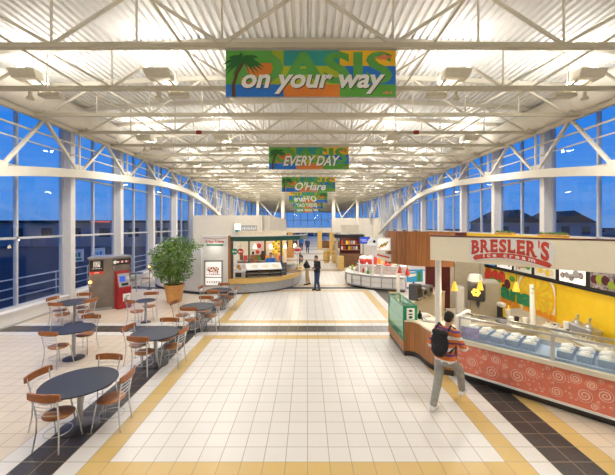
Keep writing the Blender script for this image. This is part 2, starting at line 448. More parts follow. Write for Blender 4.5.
# ================================================================== SETTING
HW = 10.0            # half width to the glass
END = 95.0
struct('floor', MB().b2(-10.3, 10.3, -4, END, -.25, 0), 'floor')
def deckz(x): return 8.42-.0042*x*x
mb = MB(); xs = []; n = int(2*10.3/.20)
prof = []
for i in range(n+1):
    x0 = -10.3+i*.20
    for dx, dz in ((0, 0), (.10, 0), (.113, .085), (.187, .085)): prof.append((x0+dx, deckz(x0+dx)+dz))
vs = [(px, y, z) for y in (-4, END+.3) for px, z in prof]; K = len(prof)
vs += [(prof[0][0], -4, 8.8), (prof[-1][0], -4, 8.8), (prof[-1][0], END+.3, 8.8), (prof[0][0], END+.3, 8.8)]
fs = [(i, i+1, K+i+1, K+i) for i in range(K-1)]+[(2*K, 2*K+3, 2*K+2, 2*K+1), (0, K, 2*K+3, 2*K), (K-1, 2*K+1, 2*K+2, 2*K-1)]
mb.add(vs, fs); struct('ceiling', mb, 'deck')
# near wall behind the camera
struct('wall_back', MB().b2(-10.3, 10.3, -4.3, -4, -.2, 8.6), 'plaster')
# glass side walls: piers, windows
BAY = 3.55; COLS = [2.75+BAY*k for k in range(12)]           # piers from 2.75 to 41.8
FAR0 = COLS[-1]
wn_i = 0; tr_i = 0
for sgn, side in ((-1, 'left'), (1, 'right')):
    for k, yc in enumerate(COLS):
        tr_i += 1
        struct('trim_%d' % tr_i, MB().bbox((sgn*9.83, yc, 3.95), (.40, .27, 7.9), .012), 'column')
    mb = MB(); mb.b2(sgn*9.72, sgn*10.25, -4, END, 0, .42); mb.b2(sgn*9.66, sgn*10.25, -4, END, .40, .45)
    struct('baseboard_'+side, mb, 'white')
    mb = MB(); mb.b2(sgn*9.55, sgn*9.70, -4, 46, .0, .012)
    struct('trim_grille_'+side, mb, 'gmetal')
    mb = MB(); mb.b2(sgn*9.85, sgn*10.25, -4, END, 7.55, 8.5)
    struct('trim_header_'+side, mb, 'column')
    for k in range(len(COLS)-1):
        y0, y1 = COLS[k]+.135, COLS[k+1]-.135; ym = (y0+y1)/2; wn_i += 1; X = sgn*HW
        mb = MB()
        mb.box((X, ym-(.45 if k == 2 else 0), 4.0), (.12, .07, 7.1))
        for z in (2.83, 5.30): mb.box((X, ym, z), (.12, y1-y0, .075))
        mb.box((X, ym, .49), (.14, y1-y0, .08)); mb.box((X, ym, 7.5), (.14, y1-y0, .1))
        for y in (y0+.03, y1-.03): mb.box((X, y, 4.0), (.14, .06, 7.1))
        f = struct('window_%d' % wn_i, mb, 'mullion')
        part(f, 'window_pane', MB().b2(X-.008, X+.008, y0+.02, y1-.02, .5, 7.5), 'glass')
    # first part of the wall beside and behind the camera, and beyond the arches
    struct('wall_%s' % side, MB().b2(sgn*9.9, sgn*10.25, -4, COLS[0], .4, 7.6), 'plaster')
    mb = MB(); mb.b2(sgn*9.9, sgn*10.25, FAR0, END, .4, 4.3)
    for y in range(44, 95, 5): mb.b2(sgn*9.9, sgn*10.2, y-.12, y+.12, 4.3, 7.6)
    f = struct('wall_far_'+side, mb, 'plaster')
    part(f, 'window_pane', MB().b2(sgn*10-.008, sgn*10+.008, FAR0, END, 4.3, 7.6), 'glass')
# end wall, glazed
mb = MB()
for x in range(-10, 11, 2): mb.box((x, END, 4.2), (.16, .2, 8.4))
for z in (2.4, 4.7, 7.0): mb.box((0, END, z), (20.4, .18, .16))
f = struct('wall_end', mb, 'column'); part(f, 'window_pane', MB().b2(-10, 10, END-.008, END+.008, 0, 8.4), 'glass')
# portal across the hall
mb = MB()
mb.b2(-9.7, -3.75, 50, 50.5, 2.15, 4.35); mb.b2(3.95, 9.7, 50, 50.5, 2.15, 4.35); mb.b2(-3.75, 3.95, 50, 50.5, 2.15, 2.85)
mb.b2(-9.7, 9.7, 49.9, 50.6, 2.1, 2.2)
for x in (-3.75, 3.95): mb.bbox((x, 49.7, 4.2), (.5, .5, 8.4), .02)
for x in (-7.6, 7.6): mb.bbox((x, 49.8, 4.2), (.4, .36, 8.4), .02)
for s in (-1, 1):
    mb.bar((s*5.2, 49.7, 4.4), (s*7.4, 49.7, 7.0), .14); mb.bar((s*4.2, 49.7, 7.0), (s*5.2, 49.7, 4.4), .12)
struct('wall_portal', mb, 'plaster')

# ------------------------------------------------------------------ side arch trusses
ARCH = [(2.0, 3.6), (6.5, 4.35), (10.7, 5.05), (13.4, 5.38), (15.9, 5.58), (20, 5.86), (23.5, 5.92), (27, 5.72), (30.4, 5.22), (35.4, 4.15), (40, 3.0), (43.2, 2.1)]
def arch_z(y):
    for i in range(len(ARCH)-1):
        if ARCH[i][0] <= y <= ARCH[i+1][0]:
            p0 = ARCH[max(i-1, 0)]; p1 = ARCH[i]; p2 = ARCH[i+1]; p3 = ARCH[min(i+2, len(ARCH)-1)]
            h = p2[0]-p1[0]; t = (y-p1[0])/h
            m1 = (p2[1]-p0[1])/(p2[0]-p0[0])*h; m2 = (p3[1]-p1[1])/(p3[0]-p1[0])*h
            return (2*t**3-3*t*t+1)*p1[1]+(t**3-2*t*t+t)*m1+(-2*t**3+3*t*t)*p2[1]+(t**3-t*t)*m2
    return ARCH[-1][1]
TZ = 7.05
for sgn, side in ((-1, 'left'), (1, 'right')):
    X = sgn*9.38
    t = thing('arch_truss', 'long white steel arch truss along the %s glass wall' % side, 'truss', (X, 22, 2.1))
    mb = MB(); ys = [2+.7*i for i in range(59)]
    pts = [(y, arch_z(y)) for y in ys]; vs = []; fs = []
    for i, (y, z) in enumerate(pts):
        a = pts[max(i-1, 0)]; b = pts[min(i+1, len(pts)-1)]; d = Vector((b[0]-a[0], b[1]-a[1])).normalized(); ny, nz = -d.y*.16, d.x*.16
        vs += [(X-.15, y+ny, z+nz), (X+.15, y+ny, z+nz), (X+.15, y-ny, z-nz), (X-.15, y-ny, z-nz)]
    for i in range(len(pts)-1):
        for k in range(4): l = (k+1) % 4; fs.append((i*4+k, i*4+l, i*4+4+l, i*4+4+k))
    fs += [(3, 2, 1, 0), tuple(range(len(vs)-4, len(vs)))]
    part(t, 'arch', mb.add(vs, fs), 'steel', 30)
    part(t, 'top_chord', MB().b2(X-.08, X+.08, 1, END-.2, TZ-.08, TZ+.08), 'steel')
    mb = MB(); mb.tube([(X+sgn*.1, 1, 6.55), (X+sgn*.1, 48, 6.55)], .035, 6); mb.tube([(X+sgn*.16, 1, 6.15), (X+sgn*.16, 40, 6.15)], .025, 6)
    part(t, 'tie_rod', mb, 'steel', 1)
    for yc in COLS:
        za = arch_z(yc)
        mb = MB(); mb.bar((X, yc, za), (X, yc, TZ), .07)
        for dy in (-BAY/2, BAY/2):
            mb.bar((X, yc, za), (X, yc+dy, TZ), .10, .09)
        mb.box((X, yc, za+.18), (.04, .7, .35))
        part(t, 'brace', mb, 'steel')
    mb = MB()
    for y in (46, 49):
        mb.bar((X, y-3, TZ), (X, y, 4.2), .16); mb.bar((X, y, 4.2), (X, y+2, TZ), .12)
    part(t, 'brace', mb, 'steel')
    # round air duct above
    t = thing('air_duct', 'fat round painted air duct running above the %s window wall' % side, 'duct', (sgn*9.15, 30, 7.1))
    part(t, 'duct_pipe', MB().tube([(sgn*9.25, y, 7.58) for y in (0, 48)], .44, 20), 'duct', 1)
    for y in range(2, 48, 3):
        part(t, 'joint_band', MB().tube([(sgn*9.25, y-.05, 7.58), (sgn*9.25, y+.05, 7.58)], .452, 20), 'duct', 1)
    for y in range(7, 46, 7):
        R = Matrix.Rotation(sgn*radians(35), 3, 'Y')
        part(t, 'air_grille', MB().box((sgn*(9.25-.37), y+.6, 7.33), (.05, .9, .22), R=R), 'gmetal')

# ------------------------------------------------------------------ roof joists
J0, JS, NJ = 6.87, 2.14, 41
def make_joist():
    t = thing('roof_joist', '', 'joist', (0, J0, TZ))
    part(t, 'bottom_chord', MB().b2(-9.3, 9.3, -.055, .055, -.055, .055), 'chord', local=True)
    mb = MB(); N = 12; pr = [(-9.9+19.8*i/N) for i in range(N+1)]
    for a, b in zip(pr, pr[1:]): mb.bar((a, 0, deckz(a)-.078-TZ), (b, 0, deckz(b)-.078-TZ), .12, .15)
    part(t, 'top_chord', mb, 'steel', local=True)
    bot = [-8.9, -5.4, -1.8, 1.8, 5.4, 8.9]; top = [-7.2, -3.6, 0, 3.6, 7.2]
    mb = MB(); th = MB()
    for b in bot:
        for a in top:
            if abs(a-b) < 2.2: mb.bar((b, 0, .03), (a, 0, deckz(a)-.12-TZ), .05, .065)
    for a in top: th.bar((a, 0, .03), (a, 0, deckz(a)-.12-TZ), .035)
    for b in bot[1:-1]: th.bar((b, 0, .03), (b, 0, deckz(b)-.12-TZ), .035)
    for s in (-1, 1): mb.bar((s*8.9, 0, .03), (s*9.75, 0, deckz(9.75)-.12-TZ), .06)
    mb.add(th.v, th.f); part(t, 'web', mb, 'steel', local=True)
    return t
joist = make_joist(); joist['group'] = 'roof joists'
for k in range(NJ):
    lab = 'white open-web steel roof joist, %s from the camera' % nth(k+1) if k else 'white open-web steel roof joist nearest the camera, in front of the first banner'
    if k == 0: joist['label'] = lab
    else: dup(joist, (0, J0+JS*k, TZ), 0, lab)
# diagonal bridging between joists, one pipe run each
for i, x in enumerate((-6.3, -2.7, 2.7, 6.3)):
    solo('bridging_pipe', MB().tube([(x, 0, TZ+.11), (x, 60, TZ+.11)], .03, 6), 'steel',
         'thin long bridging pipe along the ceiling, %s' % ('far left one', 'left of the banners', 'right of the banners', 'far right one')[i], 'pipe', 'bridging pipes', 1)

dup(joist, (0, J0-JS*2, TZ), 0, 'white open-web steel roof joist above the camera position')
# ------------------------------------------------------------------ ceiling uplights
def make_uplight(m):
    """m = +1 right-hand version, -1 mirrored; local origin on the joist chord"""
    t = thing('ceiling_uplight', '', 'ceiling light', (0, 0, TZ)); g = []
    def Mx(mb): mb.v = [(m*v[0], v[1], v[2]) for v in mb.v]; mb.f = [f[::-1] for f in mb.f] if m < 0 else mb.f; return mb
    hb = MB(); z0, z1 = .17, .42
    lo = [(-.36, -.22), (.30, -.22), (.30, .22), (-.36, .22)]; hi = [(-.30, -.24), (.42, -.24), (.42, .24), (-.30, .24)]
    vs = [(a, b-.1, z0) for a, b in lo]+[(a, b-.1, z1) for a, b in hi]+[(a*.92+.01, b*.86-.1, z1) for a, b in hi]+[(a*.9, b*.8-.1, z0+.03) for a, b in lo]
    fs = [(3, 2, 1, 0)]+[(i, (i+1) % 4, 4+(i+1) % 4, 4+i) for i in range(4)]+[(4+i, 4+(i+1) % 4, 8+(i+1) % 4, 8+i) for i in range(4)]+[(8+i, 8+(i+1) % 4, 12+(i+1) % 4, 12+i) for i in range(4)]+[(12, 13, 14, 15)]
    part(t, 'hood', Mx(hb.add(vs, fs)), 'hood', local=True)
    mb = MB(); mb.add([(-.72, -.0, -.20), (-.14, -.0, -.20), (-.02, .42, -.13), (-.60, .42, -.13), (-.72, 0, -.10), (-.14, 0, -.10), (-.02, .42, -.05), (-.60, .42, -.05)],
                      [(3, 2, 1, 0), (4, 5, 6, 7), (0, 1, 5, 4), (1, 2, 6, 5), (2, 3, 7, 6), (3, 0, 4, 7)])
    part(t, 'gear_box', Mx(mb), 'hood', local=True)
    for dx in (-.22, .12):
        part(t, 'arm', Mx(MB().bar((dx, -.1, .18), (dx-.28, .2, -.09), .05)), 'hood', local=True)
    mb = MB(); mb.lathe([(.05, .0), (.05, -.10), (.10, -.17), (.10, -.20)], (.16, .12, -.05), 14)
    part(t, 'lamp_can', Mx(mb), 'hood', 1, local=True)
    l = lamp(None, 'AREA', (m*.16, .12, -.26), DOWN_W, WARM, .5, (0, 0, 0), 'lamp_light'); l.parent = t
    l = lamp(None, 'AREA', (m*-.37, .2, -.02), UPLIGHT_W*.75, WARM, .5, (pi, 0, 0), 'lamp_light', .35); l.parent = t
    l = lamp(None, 'AREA', (m*.03, -.1, .46), UPLIGHT_W*.3, WARM, .75, (pi, 0, 0), 'lamp_light', .45); l.parent = t
    return t
ups = {-1: make_uplight(-1), 1: make_uplight(1)}; used = set()
rows = [(-2, ''), (1, 'second'), (4, 'fifth'), (7, 'eighth'), (10, 'eleventh'), (13, 'fourteenth'), (16, 'seventeenth'), (19, 'twentieth'), (23, 'twenty-fourth'), (28, 'twenty-ninth'), (34, 'thirty-fifth')]
for k, nm in rows:
    for x in (-7.6, -4.0, 4.0, 7.6):
        s = 1 if x > 0 else -1
        if k < 0: nm = 'overhead'
        if k > 19 and abs(x) > 5: continue
        lab = 'boxy metal uplight hung on the %s roof joist, %s' % (nm, {-7.6: 'by the left duct', -4.0: 'left of centre', 4.0: 'right of centre', 7.6: 'by the right duct'}[x])
        if s not in used:
            used.add(s); o = ups[s]; o.location = (x, J0+JS*k, TZ); o['label'] = lab
        else: o = dup(ups[s], (x, J0+JS*k, TZ), 0, lab)
        o['group'] = 'ceiling uplights'
for x, w in ((-4.4, 'left'), (4.4, 'right')):
    solo('fire_beacon', MB().bbox((x, J0+JS*3-.1, TZ-.02), (.22, .1, .15), .02), 'maroonbox', 'small dark red alarm box under the fourth joist on the %s' % w, 'alarm', 'alarm boxes')

# ================================================================== BANNERS
def banner(y, ztop, words, label, W=3.58, H=1.0, mirror=False, xc=.07):
    t = thing('hanging_banner', label, 'banner', (xc, y, ztop-H)); fr = frame((xc-W/2, y, ztop-H), (1, 0, 0), (0, -1, 0))
    mb = MB(); sx = (lambda a: W-a) if mirror else (lambda a: a)
    def R(m, a0, a1, b0, b1):
        a0, a1 = sorted((sx(a0*W), sx(a1*W))); mb.mat(m).rect(a0, a1, b0*H, b1*H, fr, 0, .006)
    R(0, 0, .27, .72, 1); R(1, .27, .34, .30, 1); R(2, .34, .67, .66, 1); R(3, .67, 1, .66, 1)
    R(0, 0, .09, .27, .72); R(4, .09, .27, .27, .72); R(5, .34, .67, .27, .66); R(6, .67, 1, .27, .66)
    R(6, 0, .34, 0, .27); R(1, .27, .34, .27, .30); R(4, .34, .67, 0, .27); R(0, .67, 1, 0, .27)
    part(t, 'fabric', mb, ['bn_green', 'bn_olive', 'bn_teal', 'bn_yellow', 'bn_orange', 'bn_lime', 'bn_blue'])
    mb = MB().text('OASIS', fr, .06*W, .32*H, .62*H, .007, .03, width=.92*W, mirror=mirror, th=.001)
    part(t, 'back_lettering', mb, 'bn_letter', label='large dark green letters behind the white words')
    mb = MB(); tr = [(.035, 0), (.06, 0), (.055, .25), (.075, .5), (.115, .74), (.10, .76), (.055, .52), (.035, .25)]
    mb.mat(0).flat([(sx(a*W), b*H) for a, b in tr], fr, .009, .001)
    rnd = random.Random(3)
    for k in range(19):
        an = radians(-70+k*17); L = .115*W*(.8+.4*rnd.random()); c = (.105*W, .80*H)
        pts = []; pt2 = []
        for i in range(7):
            q = i/6; px = c[0]+cos(an)*L*q; py = c[1]+sin(an)*L*.55*q-.16*H*q*q; w = .028*H*(1-q)*(1+2*q)+.004
            pts.append((sx(px), py+w)); pt2.append((sx(px), py-w*1.6))
        mb.mat(1).flat(pts+pt2[::-1], fr, .0105+.0002*k, .001)
    part(t, 'palm_print', mb, ['bn_trunk', 'bn_palm'], label='printed palm tree')
    mb = MB(); mb.mat(0).flat([(sx(a*W), b*H) for a, b in [(.87, .84), (.90, .80), (.94, .79), (.97, .84), (.985, .90), (.95, .86), (.93, .92), (.91, .86)]], fr, .009, .001)
    for k in range(4): mb.mat(0).rect(*sorted((sx((.925+.014*k)*W), sx((.935+.014*k)*W))), .07*H, (.10+.03*(k % 2))*H, fr, .009, .001)
    part(t, 'emblem', mb, 'bn_fish', label='small orange fish print')
    k0, wd, hh, b0 = {'on your way': (.085*W, .86*W, .385*H, .21*H), 'EVERY DAY': (.18*W, .71*W, .42*H, .18*H), "O'Hare": (.23*W, .62*W, .50*H, .12*H)}[words]
    sh = .26
    for nm, o, dx, dz, m in (('lettering_shadow', .012, .018, -.018, 'bn_shadow'), ('lettering', .015, 0, 0, 'bn_white')):
        a = k0 if not mirror else W-k0-wd-.06
        part(t, nm, MB().text(words, fr, a+dx, b0+dz, hh, o, .03, sh, wd-sh*hh, mirror=mirror, th=.001), m)
    part(t, 'rail', MB().tube([(xc-W/2-.02, y, ztop), (xc+W/2+.02, y, ztop)], .015, 6), 'gmetal')
    part(t, 'hem_rail', MB().tube([(xc-W/2-.01, y, ztop-H), (xc+W/2+.01, y, ztop-H)], .012, 6), 'gmetal')
    mb = MB()
    for x in (xc-W/2+.15, xc+W/2-.15): mb.tube([(x, y, ztop), (x, y, 7.03)], .006, 5)
    part(t, 'hanger', mb, 'gmetal')
banner(6.87, 6.97, 'on your way', 'large colourful hanging banner reading on your way, nearest the camera')
banner(15.43, 6.97, 'EVERY DAY', 'colourful hanging banner reading EVERY DAY, second from the camera', 3.78, 1.06)
banner(21.85, 6.50, "O'Hare", "colourful hanging banner reading O'Hare, third from the camera")
banner(30.41, 6.36, "O'Hare", "hanging banner with O'Hare seen reversed, fourth from the camera", mirror=True)
banner(38.97, 6.25, 'EVERY DAY', 'hanging banner fifth from the camera, mostly hidden behind the nearer ones', mirror=True)
banner(45.39, 6.0, 'on your way', 'smallest and farthest hanging banner, last of the row', mirror=True)

# ================================================================== CAFE TABLES AND CHAIRS
def make_chair():
    t = thing('cafe_chair', '', 'chair', (0, 0, 0))
    part(t, 'seat', MB().lathe([(.0, .435), (.18, .437), (.208, .447), (.212, .457), (.20, .466), (.10, .463), (.0, .460)], n=22, sy=.97), 'seatwood', 1, True)
    r = .0115
    for s in (-1, 1):
        part(t, 'leg', MB().tube([(s*.155, .155, .43), (s*.175, .18, .25), (s*.20, .215, 0)], r, 7), 'chrome', 1, True)
        part(t, 'leg', MB().tube([(s*.205, -.235, 0), (s*.178, -.20, .26), (s*.172, -.195, .46), (s*.185, -.225, .66), (s*.205, -.27, .86)], r, 7), 'chrome', 1, True)
    mb = MB(); N = 12; vs = []; fs = []
    for i in range(N+1):
        q = -1+2*i/N; x = .25*q; y = -.285-.045*(1-q*q)+.03; e = .012*(1-abs(q)**6)
        vs += [(x, y-.014, .79-e), (x, y+.014, .79-e), (x, y+.010, .875+e), (x, y-.018, .875+e)]
    for i in range(N):
        for k in range(4): l = (k+1) % 4; fs.append((i*4+k, i*4+l, i*4+4+l, i*4+4+k))
    fs += [(3, 2, 1, 0), (N*4, N*4+1, N*4+2, N*4+3)]
    part(t, 'top_rail', mb.add(vs, fs), 'wood', 35, True)
    for z, yy in ((.545, -.205), (.61, -.215), (.675, -.228), (.735, -.242)):
        part(t, 'back_slat', MB().tube([(-.18, yy, z), (-.09, yy-.025, z), (0, yy-.033, z), (.09, yy-.025, z), (.18, yy, z)], .006, 6), 'chrome', 1, True)
    part(t, 'seat_ring', MB().tube([(.165*cos(2*pi*k/20), .16*sin(2*pi*k/20), .425) for k in range(20)], .009, 6, closed=True), 'chrome', 1, True)
    part(t, 'stretcher', MB().tube([(.168*cos(2*pi*k/20), .19*sin(2*pi*k/20)-.01, .2) for k in range(20)], .006, 6, closed=True), 'chrome', 1, True)
    return t
def make_table(R, label, loc, r=.03, shape='disc'):
    t = thing('cafe_table', label, 'table', loc, 0, 'round cafe tables')
    part(t, 'tabletop', MB().lathe([(0, .715), (R-.03, .715), (R, .722), (R, .736), (R-.006, .742), (0, .742)], n=48), 'tabletop', 30, True)
    part(t, 'pedestal', MB().lathe([(.045, .03), (.042, .1), (.042, .68), (.14, .71), (.14, .716)], n=18), 'gmetal', 30, True)
    part(t, 'base', MB().lathe([(0, 0), (R*.52, 0), (R*.53, .012), (R*.45, .028), (.05, .045), (0, .045)], n=32), 'dmetal', 30, True)
    return t
chair0 = make_chair(); first = [True]
def put_chair(rail, centre, label, group):
    d = Vector((centre[0]-rail[0], centre[1]-rail[1])); d.normalize()
    p = (rail[0]+d.x*.28, rail[1]+d.y*.28, 0); rz = atan2(d.y, d.x)-pi/2
    if first[0]: o = chair0; first[0] = False; o.location = p; o.rotation_euler = (0, 0, rz); o['label'] = label
    else: o = dup(chair0, p, rz, label)
    o['group'] = group
W = 'wood and metal cafe chair '
TB = [
 ((-3.70, 5.30), .55, 'large dark blue round table at bottom left, nearest the camera', 'front table',
  [((-4.44, 5.36), 'on the window side of the front left table'), ((-3.76, 4.62), 'on the near side of the front left table'),
   ((-3.67, 6.06), 'on the far side of the front left table'), ((-2.93, 5.36), 'on the aisle side of the front left table')]),
 ((-3.58, 7.68), .54, 'dark round table on the dark tile strip, second from the camera', 'second table',
  [((-4.29, 7.78), 'on the window side of the second table by the aisle'), ((-3.66, 7.0), 'on the near side of the second table by the aisle'),
   ((-3.55, 8.42), 'on the far side of the second table by the aisle'), ((-2.88, 7.62), 'on the aisle side of the second table by the aisle')]),
 ((-5.75, 8.02), .45, 'dark blue round table on cream tiles left of the second table', 'middle left table',
  [((-5.86, 7.34), 'on the near side of the middle left table'), ((-5.77, 8.72), 'on the far side of the middle left table')]),
 ((-7.72, 10.8), .52, 'blue lit round table beside the left windows', 'window table',
  [((-8.5, 10.85), 'on the window side of the table by left glass'), ((-7.80, 10.06), 'on the near side of the table by left glass'),
   ((-7.86, 11.52), 'on the far side of the table by left glass'), ((-7.03, 10.62), 'on the aisle side of the table by left glass')]),
 ((-5.46, 11.0), .31, 'small round table in front of the cash machine and potted plant', 'small table',
  [((-5.72, 10.45), 'on the near side of the small table near the plant'), ((-5.58, 11.66), 'on the far side of the small table near the plant')]),
 ((-3.45, 10.2), .52, 'dark round table on the dark strip just beyond the cross band', 'third table',
  [((-4.22, 10.30), 'on the window side of the third table by the aisle'), ((-3.48, 9.5), 'on the near side of the third table by the aisle'),
   ((-3.40, 10.98), 'on the far side of the third table by the aisle'), ((-2.74, 10.2), 'on the aisle side of the third table by the aisle')]),
 ((-3.47, 12.75), .50, 'farthest round table, in front of the white panel with the lit poster', 'fourth table',
  [((-4.2, 12.8), 'on the window side of the farthest table'), ((-3.5, 12.05), 'on the near side of the farthest table'),
   ((-3.45, 13.48), 'on the far side of the farthest table'), ((-2.76, 12.75), 'on the aisle side of the farthest table')]),
]
for c, R, lab, g, chs in TB:
    make_table(R, lab, (c[0], c[1], 0))
    for r_, l_ in chs: put_chair(r_, c, W+l_, 'cafe chairs')
# bistro set near the far left windows
make_table(.36, 'small round table by the far left windows beyond the cash machine', (-9.05, 17.2, 0))
put_chair((-9.05, 16.45), (-9.05, 17.2), W+'near far left windows, on the left', 'cafe chairs')
put_chair((-8.4, 17.5), (-9.05, 17.2), W+'near far left windows, on the right', 'cafe chairs')
t = thing('handrail', 'low metal handrail with pale panel by the far left windows', 'railing', (-8.9, 15.6, 0))
part(t, 'rail', MB().tube([(-9.5, 15.2, .9), (-8.9, 15.4, .92), (-8.35, 15.9, .98)], .025, 8), 'gmetal', 1)
part(t, 'rail', MB().tube([(-9.5, 15.2, .45), (-8.9, 15.4, .47), (-8.35, 15.9, .53)], .018, 8), 'gmetal', 1)
part(t, 'panel', MB().wall([(-9.5, 15.2), (-8.9, 15.4), (-8.35, 15.9)], .02, .5, .86), 'gglass')
for p in ((-9.5, 15.2, .9), (-8.9, 15.4, .92), (-8.35, 15.9, .98)):
    part(t, 'post', MB().tube([(p[0], p[1], 0), p], .022, 8), 'gmetal', 1)

# ================================================================== CASH MACHINE KIOSK
t = thing('bank_kiosk', 'grey brown bank kiosk column with black sign by the left windows', 'kiosk', (-7.8, 13, 0))
L, Cc, Rr = (-8.28, 12.35), (-7.62, 12.72), (-7.22, 13.3)
part(t, 'body', MB().prism([L, (-7.95, 12.52), Cc, (-7.42, 12.97), Rr, (-7.9, 13.75), (-8.6, 13.2)], 0, 1.98), 'kiosk')
part(t, 'cap', MB().prism([(-8.31, 12.31), (-7.60, 12.69), (-7.18, 13.3), (-7.9, 13.8), (-8.65, 13.2)], 1.98, 2.05), 'gmetal')
u = Vector((Cc[0]-L[0], Cc[1]-L[1], 0)).normalized(); fr = frame((L[0], L[1], 0), u)
part(t, 'base_trim', MB().rect(0, .75, 0, .10, fr, 0, .015), 'gmetal')
s = part(t, 'sign', MB().rect(.03, .47, 1.50, 1.93, fr, 0, .03), 'black')
mb = MB(); mb.rect(.14, .36, 1.67, 1.88, fr, .03, .004)
part(s, 'logo', mb, 'signwhite')
mb = MB()
for a0, a1, b0, b1 in ((.165, .335, 1.845, 1.86), (.165, .18, 1.70, 1.86), (.165, .30, 1.69, 1.705), (.32, .335, 1.75, 1.86), (.21, .225, 1.74, 1.82), (.21, .26, 1.735, 1.75), (.27, .285, 1.74, 1.82), (.27, .30, 1.805, 1.82)):
    mb.rect(a0, a1, b0, b1, fr, .034, .002)
part(s, 'logo_marks', mb, 'black')
mb = MB()
for k in range(11): mb.rect(.08+.031*k, .08+.031*k+.021, 1.60, 1.615+.012*(k % 3), fr, .03, .003)
part(s, 'caption', mb, 'signwhite')
s = part(t, 'sign_strip', MB().rect(.03, .47, 1.41, 1.50, fr, 0, .03), 'red')
part(s, 'lettering', MB().text('ATM', fr, .17, 1.43, .045, .03, .02, width=.15), 'signwhite')
u2 = Vector((Rr[0]-Cc[0], Rr[1]-Cc[1], 0)).normalized(); fr2 = frame((Cc[0], Cc[1], 0), u2)
s = part(t, 'header_sign', MB().rect(.02, .68, 1.72, 1.92, fr2, 0, .03), 'black')
mb = MB(); mb.mat(0).disc(.09, 1.82, .07, fr2, .03, .004)
for k in range(6): mb.mat(k % 2).rect(.17+.08*k, .23+.08*k, 1.78, 1.86, fr2, .03, .004)
for k in range(8): mb.mat(0).rect(.05+.075*k, .10+.075*k, 1.60, 1.635, fr2, .001, .004)
part(s, 'lettering', mb, ['signwhite', 'red'])
# machine
n2 = fr2[3]
def FP(a, out, z): p = fr2[0]+fr2[1]*a+n2*out; return (p.x, p.y, z)
t = thing('cash_machine', 'red cash machine with blue screen on the kiosk side', 'cash machine', FP(.36, .25, 0))
prof = [(.008, 0), (.28, 0), (.30, .02), (.30, .80), (.18, 1.25), (.13, 1.42), (.06, 1.46), (.008, 1.46)]
vs = [FP(a, o, z) for a in (.08, .58) for o, z in prof]; n = len(prof)
part(t, 'cabinet', MB().add(vs, [tuple(range(n)), tuple(range(2*n-1, n-1, -1))]+[(i, n+i, n+(i+1) % n, (i+1) % n) for i in range(n)]), 'atmred')
o0 = Vector(FP(.11, .305, .86)); vv = Vector(FP(.12, .18, 1.25))-Vector(FP(.12, .30, .80)); frA = frame(o0, fr2[1], None, vv)
p = part(t, 'fascia', MB().rect(0, .44, 0, .52, frA, .0, .012), 'grey')
part(p, 'screen', MB().rect(.06, .26, .20, .42, frA, .012, .004), 'screen')
part(p, 'keypad', MB().rect(.10, .36, .04, .14, frA, .012, .008), 'black')
part(p, 'card_slot', MB().rect(.32, .42, .26, .40, frA, .012, .01), 'chrome')
frB = frame(FP(.02, .30, 0), fr2[1])
p = part(t, 'notice', MB().rect(.24, .54, .28, .58, frB, .0, .004), 'signwhite')
part(p, 'notice_print', MB().rect(.28, .40, .33, .43, frB, .004, .002).rect(.34, .48, .45, .5, frB, .004, .002), 'grey')
def sconce(loc, label):
    t = thing('table_lamp', label, 'lamp', loc)
    part(t, 'base', MB().lathe([(0, 0), (.05, 0), (.05, .02), (.015, .03), (.012, .10), (0, .10)], loc, 12), 'gmetal', 1)
    part(t, 'lamp_shade', MB().lathe([(.02, .10), (.055, .12), (.06, .16), (.04, .21), (.0, .22)], loc, 14), 'sconceglass', 1)
    lamp(t, 'POINT', (loc[0], loc[1]-.12, loc[2]+.2), 9, (1, .5, .18), .05)
t = thing('pole_stand', 'thin dark stand carrying a glowing lamp left of the bank kiosk', 'stand', (-8.0, 12.0, 0))
part(t, 'pole', MB().tube([(-8.0, 12.0, .02), (-8.0, 12.0, 1.0)], .012, 8), 'dmetal', 1); part(t, 'plate', MB().lathe([(0, .995), (.07, .995), (.07, 1.01), (0, 1.01)], (-8, 12, 0), 14), 'dmetal', 1)
part(t, 'foot', MB().lathe([(0, 0), (.12, 0), (.12, .015), (.02, .03), (0, .03)], (-8, 12, 0), 14), 'dmetal', 1)
sconce((-8.0, 12.0, 1.01), 'small glowing orange lamp on a stand in front of the bank kiosk')
t = thing('pole_stand', 'thin dark stand carrying a glowing lamp left of the potted plant', 'stand', (-8.05, 16.6, 0))
part(t, 'pole', MB().tube([(-8.05, 16.6, .02), (-8.05, 16.6, 1.0)], .012, 8), 'dmetal', 1); part(t, 'plate', MB().lathe([(0, .995), (.07, .995), (.07, 1.01), (0, 1.01)], (-8.05, 16.6, 0), 14), 'dmetal', 1)
part(t, 'foot', MB().lathe([(0, 0), (.12, 0), (.12, .015), (.02, .03), (0, .03)], (-8.05, 16.6, 0), 14), 'dmetal', 1)
sconce((-8.05, 16.6, 1.01), 'small glowing orange lamp on a stand left of the potted plant')

